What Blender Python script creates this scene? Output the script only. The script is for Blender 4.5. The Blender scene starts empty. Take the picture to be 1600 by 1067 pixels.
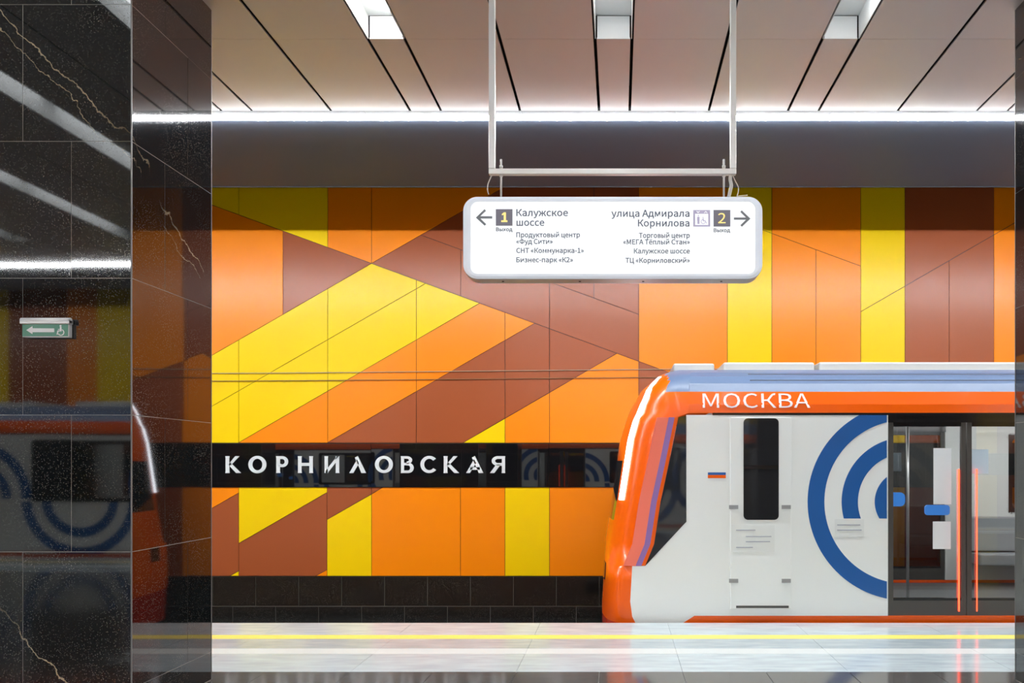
import bpy, bmesh, math, random
from math import pi, sin, cos, radians, sqrt, hypot
from mathutils import Vector

SC = bpy.context.scene
COL = SC.collection
R = random.Random(7)

# ------------------------------------------------------------------ camera
EYE = 1.60          # camera height above the platform
FPX = 1323.0        # focal length in pixels of the 1600 px frame
VPX, VPY = 967.0, 724.0
cam_d = bpy.data.cameras.new('camera')
cam = bpy.data.objects.new('camera', cam_d)
COL.objects.link(cam)
cam.location = (0, 0, EYE)
cam.rotation_euler = (pi / 2, 0, 0)
cam_d.sensor_width = 36.0
cam_d.lens = FPX / 1600 * 36.0
cam_d.shift_x = -(VPX - 800) / 1600
cam_d.shift_y = (VPY - 533.5) / 1600
cam_d.clip_start = 0.05
SC.camera = cam

# ------------------------------------------------------------------ world, exposure
w = bpy.data.worlds.new('world')
SC.world = w
w.use_nodes = True
w.node_tree.nodes['Background'].inputs[0].default_value = (0.9, 0.95, 1.0, 1)
w.node_tree.nodes['Background'].inputs[1].default_value = 0.02
SC.view_settings.view_transform = 'Standard'
SC.view_settings.look = 'None'
SC.view_settings.exposure = 0.0
SC.view_settings.gamma = 1.0
SC.view_settings.use_curve_mapping = False
LED_POWER = 174.0       # emission of the line lights
TROUGH_POWER = 8.0     # emission of the lamp panels in the ceiling troughs
DISC_POWER = 90.0      # the round downlight at the end of one trough
SIGN_POWER = 0.86
TRAIN_LIGHT = 14.0

# ------------------------------------------------------------------ key planes
EDGE = 8.50            # far platform edge
WALL = 12.24           # far track wall
MID = 2.20             # middle of the platform; the other half mirrors it
CEIL = 4.95
def mir(y): return 2 * MID - y
def px(x, y, Y):       # picture point on the plane at distance Y -> X, Z
    return ((x - VPX) * Y / FPX, EYE + (VPY - y) * Y / FPX)

# ------------------------------------------------------------------ materials
def mat(name, color, rough=0.5, metal=0.0, spec=0.5, emit=None, power=0.0, ior=1.5, coat=0.0):
    m = bpy.data.materials.new(name)
    m.use_nodes = True
    b = m.node_tree.nodes['Principled BSDF']
    b.inputs['Base Color'].default_value = (*color, 1)
    b.inputs['Roughness'].default_value = rough
    b.inputs['Metallic'].default_value = metal
    b.inputs['Specular IOR Level'].default_value = spec
    b.inputs['IOR'].default_value = ior
    b.inputs['Coat Weight'].default_value = coat
    if emit:
        b.inputs['Emission Color'].default_value = (*emit, 1)
        b.inputs['Emission Strength'].default_value = power
    return m

def nodes(m):
    nt = m.node_tree
    return nt, nt.nodes, nt.links, nt.nodes['Principled BSDF']

def add_noise_color(m, c1, c2, scale=5.0, detail=4.0, lo=0.35, hi=0.65, stretch=(1, 1, 1)):
    nt, N, L, b = nodes(m)
    tc = N.new('ShaderNodeTexCoord'); mp = N.new('ShaderNodeMapping'); n = N.new('ShaderNodeTexNoise'); r = N.new('ShaderNodeValToRGB')
    mp.inputs['Scale'].default_value = stretch
    n.inputs['Scale'].default_value = scale; n.inputs['Detail'].default_value = detail
    r.color_ramp.elements[0].position = lo; r.color_ramp.elements[0].color = (*c1, 1)
    r.color_ramp.elements[1].position = hi; r.color_ramp.elements[1].color = (*c2, 1)
    L.new(tc.outputs['Object'], mp.inputs[0]); L.new(mp.outputs[0], n.inputs['Vector']); L.new(n.outputs['Fac'], r.inputs[0])
    L.new(r.outputs[0], b.inputs['Base Color'])
    return n

def granite_black(name, veins=True, rough=0.035):
    """polished black stone: fine pale mineral grains and a few light veins"""
    m = mat(name, (0.008, 0.009, 0.010), rough, ior=1.75)
    nt, N, L, b = nodes(m)
    tc = N.new('ShaderNodeTexCoord')
    g = N.new('ShaderNodeTexVoronoi'); g.inputs['Scale'].default_value = 95
    L.new(tc.outputs['Object'], g.inputs['Vector'])
    gr = N.new('ShaderNodeValToRGB')
    gr.color_ramp.elements[0].position = 0.05; gr.color_ramp.elements[0].color = (1, 1, 1, 1)
    gr.color_ramp.elements[1].position = 0.26; gr.color_ramp.elements[1].color = (0, 0, 0, 1)
    L.new(g.outputs['Distance'], gr.inputs[0])
    pn = N.new('ShaderNodeTexNoise'); pn.inputs['Scale'].default_value = 2.2; pn.inputs['Detail'].default_value = 8
    L.new(tc.outputs['Object'], pn.inputs['Vector'])
    pr = N.new('ShaderNodeMapRange'); pr.inputs[1].default_value = .38; pr.inputs[2].default_value = .7
    pr.inputs[3].default_value = .12; pr.inputs[4].default_value = 1.0
    L.new(pn.outputs['Fac'], pr.inputs[0])
    mu = N.new('ShaderNodeMath'); mu.operation = 'MULTIPLY'
    L.new(gr.outputs[0], mu.inputs[0]); L.new(pr.outputs[0], mu.inputs[1])
    mx = N.new('ShaderNodeMix'); mx.data_type = 'RGBA'
    mx.inputs['A'].default_value = (0.006, 0.007, 0.0075, 1); mx.inputs['B'].default_value = (0.36, 0.345, 0.29, 1)
    L.new(mu.outputs[0], mx.inputs['Factor'])
    last = mx.outputs['Result']
    if veins:
        # slanting veins: noisy planes 2.6 m apart through the stone
        dt = N.new('ShaderNodeVectorMath'); dt.operation = 'DOT_PRODUCT'; dt.inputs[1].default_value = (.707, .5, .707)
        L.new(tc.outputs['Object'], dt.inputs[0])
        vn = N.new('ShaderNodeTexNoise'); vn.inputs['Scale'].default_value = 2.1; vn.inputs['Detail'].default_value = 7
        vn.inputs['Roughness'].default_value = .6
        L.new(tc.outputs['Object'], vn.inputs['Vector'])
        ma = N.new('ShaderNodeMath'); ma.operation = 'MULTIPLY_ADD'; ma.inputs[1].default_value = .34
        L.new(vn.outputs['Fac'], ma.inputs[0]); L.new(dt.outputs['Value'], ma.inputs[2])
        def veinline(offset, period, width):
            d = N.new('ShaderNodeMath'); d.operation = 'ADD'; d.inputs[1].default_value = offset
            p = N.new('ShaderNodeMath'); p.operation = 'PINGPONG'; p.inputs[1].default_value = period / 2
            c = N.new('ShaderNodeMath'); c.operation = 'LESS_THAN'; c.inputs[1].default_value = width
            L.new(ma.outputs[0], d.inputs[0]); L.new(d.outputs[0], p.inputs[0]); L.new(p.outputs[0], c.inputs[0])
            return c
        c1 = veinline(-3.04, 2.6, .0035); c2 = veinline(-2.96, 5.2, .0018)
        c = N.new('ShaderNodeMath'); c.operation = 'MAXIMUM'
        L.new(c1.outputs[0], c.inputs[0]); L.new(c2.outputs[0], c.inputs[1])
        k = N.new('ShaderNodeTexNoise'); k.inputs['Scale'].default_value = 1.3
        L.new(tc.outputs['Object'], k.inputs['Vector'])
        k2 = N.new('ShaderNodeMapRange'); k2.inputs[1].default_value = .42; k2.inputs[2].default_value = .6
        L.new(k.outputs['Fac'], k2.inputs[0])
        v = N.new('ShaderNodeMath'); v.operation = 'MULTIPLY'
        L.new(c.outputs[0], v.inputs[0]); L.new(k2.outputs[0], v.inputs[1])
        m2 = N.new('ShaderNodeMix'); m2.data_type = 'RGBA'; m2.inputs['B'].default_value = (.42, .34, .22, 1)
        L.new(v.outputs[0], m2.inputs['Factor']); L.new(last, m2.inputs['A'])
        last = m2.outputs['Result']
    L.new(last, b.inputs['Base Color'])
    rr = N.new('ShaderNodeMapRange'); rr.inputs[3].default_value = rough; rr.inputs[4].default_value = rough + .16
    L.new(mu.outputs[0], rr.inputs[0]); L.new(rr.outputs[0], b.inputs['Roughness'])
    return m

M = {}
M['yellow'] = mat('yellow_enamel', (0.92, 0.62, 0.001), 0.27, spec=.26)
M['orange'] = mat('orange_enamel', (0.95, 0.255, 0.001), 0.27, spec=.36)
M['brown'] = mat('brown_enamel', (0.355, 0.083, 0.024), 0.27, spec=.42)
M['seam'] = mat('seam_backing', (0.03, 0.02, 0.012), 0.7)
M['black_glass'] = mat('black_glass', (0.006, 0.006, 0.007), 0.02, ior=1.75)
M['letter'] = mat('letter_white', (0.72, 0.76, 0.78), 0.35)
M['granite'] = granite_black('black_granite')
M['plinth'] = granite_black('black_plinth_stone', veins=False, rough=0.12)
M['grout'] = mat('pale_grout', (0.42, 0.40, 0.36), 0.8)
M['grout_dark'] = mat('grey_grout', (0.10, 0.10, 0.09), 0.8)
M['ceil'] = mat('ceiling_aluminium', (0.49, 0.485, 0.49), 0.42, metal=0.42)
M['soffit'] = mat('track_soffit_metal', (0.080, 0.100, 0.135), 0.55, spec=.08)
M['flange'] = mat('line_light_flange', (0.10, 0.105, 0.11), 0.6, spec=.1)
M['soffit_edge'] = mat('soffit_edge_dark', (0.03, 0.04, 0.055), 0.5)
M['void'] = mat('void_black', (0.012, 0.013, 0.015), 0.9)
M['white_paint'] = mat('white_paint', (0.78, 0.80, 0.80), 0.45)
M['steel'] = mat('satin_steel', (0.62, 0.62, 0.62), 0.35, metal=0.9)
M['frame'] = mat('painted_frame', (0.68, 0.68, 0.66), 0.35, metal=0.3)
M['grey_rim'] = mat('pale_grey_rim', (0.60, 0.63, 0.67), 0.4)
M['box_rim'] = mat('lightbox_acrylic_rim', (0.62, 0.65, 0.69), 0.35, emit=(.80, .88, 1.0), power=0.30)
M['led'] = mat('line_light', (1, 1, 1), 0.4, emit=(0.95, 0.98, 1.0), power=LED_POWER)
M['tube'] = mat('trough_tube', (1, 1, 1), 0.4, emit=(0.96, 0.98, 1.0), power=TROUGH_POWER)
M['disc'] = mat('downlight_lens', (1, 1, 1), 0.4, emit=(1.0, 0.99, 0.96), power=DISC_POWER)
M['lightbox'] = mat('lightbox_face', (0.22, 0.23, 0.24), 0.25, emit=(0.97, 0.985, 1.0), power=SIGN_POWER)
M['ink'] = mat('blue_grey_ink', (0.075, 0.095, 0.14), 0.5, emit=(0.10, 0.12, 0.17), power=0.2)
M['ink_box'] = mat('grey_pictogram', (0.13, 0.125, 0.15), 0.5, emit=(.13, .125, .16), power=0.55)
M['ink_lilac'] = mat('lilac_pictogram', (.40, .37, .52), 0.5, emit=(.40, .37, .52), power=0.4)
M['ink_yellow'] = mat('yellow_numeral', (.85, .70, .22), 0.5, emit=(.95, .78, .25), power=0.7)
M['cable'] = mat('white_cable', (.62, .60, .54), 0.5)
M['peg'] = mat('cream_plastic', (.75, .68, .52), 0.5)
M['sign_green'] = mat('sign_green', (.085, .27, .19), 0.35)
M['sign_white'] = mat('sign_white', (.80, .80, .80), 0.35)
M['floor_dark'] = mat('floor_grey_granite', (.09, .085, .08), 0.10, ior=1.55)
add_noise_color(M['floor_dark'], (.06, .056, .052), (.12, .115, .11), 6, 6, .3, .7, (1, 3, 1))
M['floor_light'] = mat('floor_pale_granite', (.60, .58, .55), 0.16)
add_noise_color(M['floor_light'], (.39, .45, .475), (.51, .58, .61), 5, 8, .35, .68, (.6, 2.5, 1))
M['floor_mid'] = mat('floor_pale_grey_granite', (.5, .48, .45), 0.16)
add_noise_color(M['floor_mid'], (.305, .355, .375), (.42, .485, .51), 5, 8, .35, .68, (.6, 2.5, 1))
M['floor_seam'] = mat('floor_joint', (.55, .52, .48), 0.6)
M['yellow_line'] = mat('platform_yellow', (.84, .66, .13), 0.4)
M['concrete'] = mat('concrete', (.12, .12, .12), 0.9)
add_noise_color(M['concrete'], (.07, .07, .07), (.16, .16, .16), 3, 6)
M['rail'] = mat('rail_steel', (.32, .27, .24), 0.35, metal=.8)
# train
M['t_orange'] = mat('train_orange', (0.92, 0.12, 0.001), 0.26, spec=.4, coat=.2)
M['t_red'] = mat('train_red', (0.62, 0.035, 0.006), 0.25, coat=.4)
M['t_blue'] = mat('train_blue', (0.095, 0.142, 0.245), 0.38)
M['t_white'] = mat('train_white', (0.84, 0.86, 0.84), 0.28, coat=.3)
M['t_navy'] = mat('train_ring_blue', (0.018, 0.11, 0.36), 0.28, coat=.3)
M['t_black'] = mat('train_black', (0.012, 0.012, 0.013), 0.18)
M['t_dark'] = mat('train_dark_grey', (0.07, 0.065, 0.06), 0.35)
M['t_grey'] = mat('train_grey', (0.30, 0.30, 0.30), 0.4)
M['t_roof'] = mat('train_roof_grey', (0.55, 0.55, 0.53), 0.45)
M['t_coral_glow'] = mat('painted_coral_glow', (.95, .20, .13), 0.25, coat=.4)  # pink glow of the running light over orange, put into the colour
M['t_lilac_reflection'] = mat('painted_lilac_reflection', (.30, .16, .42), 0.3)  # bluish reflection on the cab mask, painted as a colour
M['t_drl'] = mat('daytime_light', (1, 1, 1), .4, emit=(.86, .92, 1.0), power=8.0)
M['t_redled'] = mat('red_door_light', (1, .1, .03), .4, emit=(1.0, .06, .02), power=4.0)
M['t_bluelamp'] = mat('blue_screen', (.05, .25, .7), .3, emit=(.06, .26, .8), power=1.0)
M['t_ceiling_lamp'] = mat('carriage_lamp', (1, 1, 1), .4, emit=(.95, .98, 1), power=TRAIN_LIGHT)
M['paper'] = mat('paper_notice', (.78, .80, .82), .6)
M['paper_blue'] = mat('pale_blue_notice', (.55, .66, .76), .6)
M['seat'] = mat('seat_cover', (.36, .38, .40), .6)
M['t_int'] = mat('carriage_lining', (.42, .41, .39), .5)
M['t_floor'] = mat('carriage_floor', (.16, .16, .16), .5)

def glass(name, tint, fac):
    m = bpy.data.materials.new(name); m.use_nodes = True
    nt = m.node_tree; N = nt.nodes; L = nt.links
    N.remove(N['Principled BSDF'])
    t = N.new('ShaderNodeBsdfTransparent'); t.inputs[0].default_value = (*tint, 1)
    g = N.new('ShaderNodeBsdfGlossy'); g.inputs['Roughness'].default_value = 0.01
    f = N.new('ShaderNodeFresnel'); f.inputs[0].default_value = fac
    x = N.new('ShaderNodeMixShader')
    L.new(f.outputs[0], x.inputs[0]); L.new(t.outputs[0], x.inputs[1]); L.new(g.outputs[0], x.inputs[2])
    L.new(x.outputs[0], N['Material Output'].inputs[0])
    return m
M['t_glass'] = glass('tinted_glass', (.60, .61, .60), 1.9)
M['t_darkglass'] = mat('cab_glass', (.02, .02, .022), .03, ior=1.6)

# ------------------------------------------------------------------ mesh builder
class MB:
    def __init__(s):
        s.v = []; s.f = []; s.m = []; s.sm = []; s.mats = []
    def mi(s, m):
        if m not in s.mats: s.mats.append(m)
        return s.mats.index(m)
    def add(s, vs, fs, m, smooth=False):
        k = len(s.v); s.v += [tuple(p) for p in vs]; i = s.mi(m)
        for f in fs:
            s.f.append([a + k for a in f]); s.m.append(i); s.sm.append(smooth)
        return s
    def box(s, x0, x1, y0, y1, z0, z1, m):
        return s.add([(x0, y0, z0), (x1, y0, z0), (x1, y1, z0), (x0, y1, z0), (x0, y0, z1), (x1, y0, z1), (x1, y1, z1), (x0, y1, z1)],
                     [(0, 3, 2, 1), (4, 5, 6, 7), (0, 1, 5, 4), (1, 2, 6, 5), (2, 3, 7, 6), (3, 0, 4, 7)], m)
    def quad(s, a, b, c, d, m): return s.add([a, b, c, d], [(0, 1, 2, 3)], m)
    def prism(s, pts, y0, y1, m, bev=0.0, m_side=None):
        """polygon of (x, z) pushed from y0 (front) to y1 (back)"""
        n = len(pts)
        s.add([(x, y0, z) for x, z in pts] + [(x, y1, z) for x, z in pts],
              [tuple(range(n)), tuple(range(2 * n - 1, n - 1, -1))], m)
        k = len(s.v) - 2 * n
        i = s.mi(m_side or m)
        for a in range(n):
            b = (a + 1) % n
            s.f.append([k + a, k + n + a, k + n + b, k + b]); s.m.append(i); s.sm.append(False)
        return s
    def tube(s, path, r, m, n=10, caps=True):
        P = [Vector(p) for p in path]; rings = []
        up = None
        for i, p in enumerate(P):
            d = (P[min(i + 1, len(P) - 1)] - P[max(i - 1, 0)]).normalized()
            if up is None or abs(d.dot(up)) > .95:
                up = Vector((0, 0, 1)) if abs(d.z) < .9 else Vector((1, 0, 0))
            a = d.cross(up).normalized(); b = d.cross(a).normalized()
            rings.append([p + (a * cos(2 * pi * k / n) + b * sin(2 * pi * k / n)) * r for k in range(n)])
        vs = [q for g in rings for q in g]
        fs = [(i * n + k, i * n + (k + 1) % n, (i + 1) * n + (k + 1) % n, (i + 1) * n + k) for i in range(len(P) - 1) for k in range(n)]
        s.add(vs, fs, m, True)
        if caps:
            k0 = len(s.v) - len(vs)
            i = s.mi(m)
            s.f.append([k0 + k for k in range(n)]); s.m.append(i); s.sm.append(False)
            s.f.append([k0 + (len(P) - 1) * n + k for k in range(n)][::-1]); s.m.append(i); s.sm.append(False)
        return s
    def build(s, name, parent=None, label=None, flip=True):
        me = bpy.data.meshes.new(name)
        o = Vector((0, 0, 0))
        if parent is not None:
            p = parent
            while p is not None: o += p.location; p = p.parent
        me.from_pydata([(v[0] - o.x, v[1] - o.y, v[2] - o.z) for v in s.v], [], s.f)
        for m in s.mats: me.materials.append(M[m])
        for p, i, sm in zip(me.polygons, s.m, s.sm):
            p.material_index = i; p.use_smooth = sm
        if flip:
            bm = bmesh.new(); bm.from_mesh(me)
            bmesh.ops.remove_doubles(bm, verts=bm.verts, dist=1e-6)
            bmesh.ops.recalc_face_normals(bm, faces=bm.faces)
            bm.to_mesh(me); bm.free()
        ob = bpy.data.objects.new(name, me); COL.objects.link(ob)
        if parent is not None: ob.parent = parent
        if label: ob['label'] = label
        return ob

def tag(o, label, cat, group=None):
    o['label'] = label; o['category'] = cat
    if group: o['group'] = group
    return o
def struct(o, label=None):
    o['kind'] = 'structure'
    if label: o['label'] = label
    return o
def thing(name, label, cat, loc=(0, 0, 0), group=None):
    o = bpy.data.objects.new(name, None); COL.objects.link(o)
    o.location = loc; o.empty_display_size = .1
    return tag(o, label, cat, group)
def copy_tree(o, parent=None):
    c = o.copy(); COL.objects.link(c)
    if parent is not None: c.parent = parent
    for ch in list(o.children): copy_tree(ch, c)
    return c
def bevel(o, width=0.004, seg=2):
    b = o.modifiers.new('bevel', 'BEVEL'); b.width = width; b.segments = seg; b.limit_method = 'ANGLE'; b.angle_limit = radians(40)
    return o

def rrect(x0, z0, x1, z1, r, n=6):
    pts = []
    for cx, cz, a in ((x1 - r, z1 - r, 0), (x0 + r, z1 - r, 90), (x0 + r, z0 + r, 180), (x1 - r, z0 + r, 270)):
        for k in range(n + 1):
            t = radians(a + 90 * k / n); pts.append((cx + r * cos(t), cz + r * sin(t)))
    return pts

def clip(poly, a, b, c):
    """keep the side a*x + b*y <= c"""
    out = []
    n = len(poly)
    for i in range(n):
        p, q = poly[i], poly[(i + 1) % n]
        dp, dq = a * p[0] + b * p[1] - c, a * q[0] + b * q[1] - c
        if dp <= 0: out.append(p)
        if (dp < 0 < dq) or (dq < 0 < dp):
            t = dp / (dp - dq); out.append((p[0] + t * (q[0] - p[0]), p[1] + t * (q[1] - p[1])))
    return out
def area(p): return .5 * sum(p[i][0] * p[(i + 1) % len(p)][1] - p[(i + 1) % len(p)][0] * p[i][1] for i in range(len(p)))
def inset(poly, d):
    """move each side of a convex polygon inwards by d"""
    if area(poly) < 0: poly = poly[::-1]
    P = poly; out = list(poly)
    n = len(P)
    for i in range(n):
        p, q = P[i], P[(i + 1) % n]
        ex, ey = q[0] - p[0], q[1] - p[1]; l = hypot(ex, ey)
        if l < 1e-9: continue
        nx, ny = ey / l, -ex / l          # outward normal of a counter-clockwise polygon
        out = clip(out, nx, ny, nx * p[0] + ny * p[1] - d)
        if len(out) < 3: return []
    return out

# ------------------------------------------------------------------ lettering
GLYPHS = {
 '-': (364, "48 257 317 257 317 331 48 331"),
 '1': (583, "92 0 515 0 515 80 360 80 360 770 287 770 217 738 127 715 127 654 265 654 265 80 92 80"),
 '2': (583, "46 0 530 0 530 83 317 83 255 80 191 76 350 242 455 402 494 558 466 677 388 755 269 784 180 770 107 731 42 671 98 617 170 681 257 706 364 663 399 554 361 413 245 250 46 57"),
 '«': (503, "213 78 254 110 116 295 254 479 213 515 53 332 53 259|398 78 439 110 300 295 439 479 398 515 238 332 238 259"),
 '»': (503, "105 78 265 259 265 332 105 515 63 479 202 295 63 110|290 78 451 259 451 332 290 515 249 479 388 295 249 110"),
 'А': (639, "4 0 102 0 176 235 458 235 532 0 634 0 373 770 265 770|201 312 238 431 265 517 291 603 315 691 319 691 344 603 370 517 397 431 434 312"),
 'Б': (681, "106 0 355 0 502 25 597 102 631 233 595 357 496 425 351 446 203 446 203 688 581 688 581 770 106 770|203 78 203 371 336 371 447 357 514 311 537 230 515 144 449 94 339 78"),
 'В': (690, "106 0 351 0 503 25 605 100 643 226 623 316 568 377 486 410 486 415 570 478 599 582 565 691 472 751 334 770 106 770|203 443 203 693 321 693 458 665 503 569 460 477 317 443|203 78 203 368 337 368 452 353 523 307 547 229 522 144 450 94 337 78"),
 'Г': (585, "106 0 203 0 203 688 549 688 549 770 106 770"),
 'Е': (619, "106 0 561 0 561 83 203 83 203 363 495 363 495 446 203 446 203 688 549 688 549 770 106 770"),
 'К': (681, "106 0 203 0 203 366 335 366 572 0 678 0 412 410 515 593 569 674 616 691 628 691 643 688 660 777 640 782 617 784 529 757 444 641 336 445 203 445 203 770 106 770"),
 'М': (853, "106 0 193 0 193 426 189 540 181 653 185 653 247 478 393 78 458 78 603 478 665 653 669 653 661 540 657 426 657 0 747 0 747 770 630 770 483 358 457 278 430 197 425 197 370 358 223 770 106 770"),
 'Н': (765, "106 0 203 0 203 363 562 363 562 0 660 0 660 770 562 770 562 447 203 447 203 770 106 770"),
 'О': (779, "390 -14 561 36 676 174 718 388 676 600 561 736 390 784 219 736 103 600 61 388 103 174 219 36|390 71 269 111 189 220 161 388 189 554 269 661 390 699 511 661 590 554 619 388 590 220 511 111"),
 'П': (757, "106 0 203 0 203 688 555 688 555 0 651 0 651 770 106 770"),
 'С': (670, "396 -14 488 -1 566 37 632 97 579 159 499 95 400 71 273 110 190 219 161 388 191 554 276 661 403 699 492 678 561 626 613 689 526 755 402 784 227 735 106 599 61 384 105 170 224 34"),
 'Т': (629, "266 0 363 0 363 688 597 688 597 770 33 770 33 688 266 688"),
 'Ф': (859, "387 -14 473 -14 473 97 651 135 765 233 805 388 765 541 651 638 473 674 473 784 387 784 387 674 208 638 94 541 55 388 94 233 208 135 387 97|387 172 257 201 176 274 148 388 176 501 257 572 387 600|473 600 602 572 683 501 710 388 683 274 602 201 473 172"),
 'Ц': (754, "628 -221 713 -221 723 24 723 83 638 83 638 770 540 770 540 83 203 83 203 770 106 770 106 0 628 0"),
 'а': (591, "228 -14 328 10 417 68 420 68 429 0 507 0 507 351 487 475 423 556 310 585 183 560 86 511 123 444 201 486 294 505 388 461 412 361 213 321 99 252 62 148 109 29|255 64 184 85 154 154 178 219 260 267 412 297 412 139 333 83"),
 'в': (596, "97 0 326 0 442 17 521 70 550 163 515 256 431 299 431 304 500 348 525 425 499 509 426 556 315 570 97 570|191 331 191 502 306 502 402 480 432 417 401 354 299 331|191 68 191 263 309 263 419 238 456 169 421 95 314 68"),
 'г': (482, "97 0 193 0 193 493 452 493 452 570 97 570"),
 'д': (624, "116 0 505 0 505 -202 588 -202 598 18 598 78 515 78 515 570 162 570 131 317 107 177 81 107 50 78 23 78 23 18 33 -202 116 -202|152 78 189 161 215 299 237 493 419 493 419 78"),
 'е': (582, "328 -14 431 3 515 44 481 108 414 75 338 63 243 88 177 157 149 263 534 263 538 317 511 459 434 552 310 585 186 549 92 445 55 285 92 124 189 22|148 331 178 427 236 488 312 508 416 463 454 331"),
 'ж': (798, "16 0 119 0 263 257 356 257 356 0 442 0 442 257 536 257 679 0 783 0 603 298 649 414 689 478 731 492 750 488 767 579 752 584 733 585 651 560 584 463 533 335 442 335 442 570 356 570 356 335 266 335 214 463 147 560 65 585 47 584 30 579 48 488 67 492 109 478 149 414 195 298"),
 'з': (536, "259 -14 373 7 456 66 488 158 454 252 370 298 370 304 440 355 464 431 435 517 360 568 257 585 147 568 58 521 97 458 167 495 252 508 338 486 371 421 337 355 234 331 168 331 168 263 247 263 355 238 393 166 351 90 251 63 166 76 85 120 43 58 147 2"),
 'и': (663, "97 0 186 0 402 327 478 450 483 450 476 339 473 238 473 0 566 0 566 570 477 570 261 244 185 122 181 122 187 232 190 332 190 570 97 570"),
 'й': (663, "97 0 186 0 402 327 478 450 483 450 476 339 473 238 473 0 566 0 566 570 477 570 261 244 185 122 181 122 187 232 190 332 190 570 97 570|335 672 440 699 497 765 518 853 439 853 415 766 335 730 253 766 229 853 150 853 171 765 229 699"),
 'к': (584, "97 0 193 0 193 257 305 257 464 0 568 0 375 299 424 414 465 478 506 492 525 488 542 579 527 584 508 585 428 563 359 463 303 335 193 335 193 570 97 570"),
 'л': (623, "64 -14 136 7 187 70 214 175 252 493 430 493 430 0 526 0 526 570 176 570 132 200 106 108 56 79 29 83 12 -5 36 -11"),
 'м': (743, "97 0 183 0 183 257 179 352 172 454 176 454 229 319 340 54 403 54 513 319 566 454 570 454 564 352 560 257 560 0 647 0 647 570 537 570 428 303 403 232 376 164 371 164 319 303 207 570 97 570"),
 'н': (661, "97 0 193 0 193 254 467 254 467 0 563 0 563 570 467 570 467 338 193 338 193 570 97 570"),
 'о': (637, "318 -14 449 22 545 123 582 285 545 447 449 549 318 585 188 549 92 447 55 285 92 123 188 22|318 66 232 94 174 170 153 285 174 400 232 476 318 504 405 476 463 400 484 285 463 170 405 94"),
 'п': (649, "97 0 193 0 193 493 457 493 457 0 553 0 553 570 97 570"),
 'р': (651, "97 -241 193 -241 193 -47 190 53 269 3 348 -14 470 23 560 127 596 294 569 448 493 549 369 585 272 561 187 504 185 504 175 570 97 570|332 67 267 80 193 126 193 426 272 484 345 504 432 478 481 404 496 293 474 172 416 94"),
 'с': (536, "321 -14 420 6 506 58 464 123 403 83 330 66 237 94 176 170 153 285 177 400 240 476 333 504 394 491 446 455 495 518 425 565 329 585 192 549 93 447 55 285 90 123 185 22"),
 'т': (540, "222 0 317 0 317 493 509 493 509 570 30 570 30 493 222 493"),
 'у': (547, "106 -246 203 -219 272 -149 319 -48 534 570 440 570 337 254 291 92 286 92 229 254 113 570 14 570 243 -1 230 -44 181 -132 102 -167 78 -164 58 -158 39 -234 69 -243"),
 'х': (523, "16 0 117 0 193 133 251 235 256 235 288 185 318 133 402 0 507 0 319 288 493 570 393 570 322 445 272 350 267 350 238 398 211 445 134 570 30 570 204 297"),
 'ц': (650, "536 -202 618 -202 627 18 627 78 544 78 544 570 449 570 449 78 193 78 193 570 97 570 97 0 536 0"),
 'ш': (879, "97 0 783 0 783 570 688 570 688 78 485 78 485 570 394 570 394 78 191 78 191 570 97 570"),
 'ы': (791, "97 0 273 0 392 19 471 79 500 182 471 283 392 342 273 360 193 360 193 570 97 570|193 77 193 286 263 286 371 261 407 182 371 102 263 77|599 0 694 0 694 570 599 570"),
 'ё': (582, "328 -14 431 3 515 44 481 108 414 75 338 63 243 88 177 157 149 263 534 263 538 317 511 459 434 552 310 585 186 549 92 445 55 285 92 124 189 22|148 331 178 427 236 488 312 508 416 463 454 331|196 690 238 707 255 748 238 789 196 806 155 789 139 748 155 707|423 690 464 707 481 748 464 789 423 806 381 789 364 748 381 707"),
 ' ': (235, ""),
}
def glyph_mesh(text, width, height, depth, name, material, parent, x, y, z, align='l', cap=784.0, bold=0.0):
    """one line of text standing in the XZ plane, facing -Y; scaled to width (m) and cap height (m)"""
    cu = bpy.data.curves.new(name, 'CURVE'); cu.dimensions = '2D'; cu.fill_mode = 'BOTH'
    pen = 0; S = []
    for ch in text:
        adv, polys = GLYPHS[ch]
        for q in (polys.split('|') if polys else []):
            n = list(map(int, q.split())); S.append([(pen + n[i], n[i + 1]) for i in range(0, len(n), 2)])
        pen += adv
    x0 = min(p[0] for q in S for p in q); x1 = max(p[0] for q in S for p in q)
    sx = width / (x1 - x0); sz = height / cap
    for q in S:
        sp = cu.splines.new('POLY'); sp.points.add(len(q) - 1); sp.use_cyclic_u = True
        for pt, (a, b) in zip(sp.points, q):
            pt.co = ((a - x0) * sx, b * sz, 0, 1)
    cu.extrude = depth / 2; cu.offset = bold
    tmp = bpy.data.objects.new(name, cu); COL.objects.link(tmp)
    bpy.context.view_layer.update()
    me = bpy.data.meshes.new_from_object(tmp.evaluated_get(bpy.context.evaluated_depsgraph_get()))
    bpy.data.objects.remove(tmp); bpy.data.curves.remove(cu)
    ox = x if align == 'l' else x - width
    o = Vector((0, 0, 0)); p = parent
    while p is not None: o += p.location; p = p.parent
    for v in me.vertices:
        a, b, c = v.co; v.co = (ox + a - o.x, y - c - o.y, z + b - o.z)
    me.materials.clear(); me.materials.append(M[material])
    me.name = name
    ob = bpy.data.objects.new(name, me); COL.objects.link(ob); ob.parent = parent
    return ob
# ================================================================== THE STATION
XA, XB = -26.0, 26.0
NEAR_EDGE = mir(EDGE); NEAR_WALL = mir(WALL)

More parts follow.
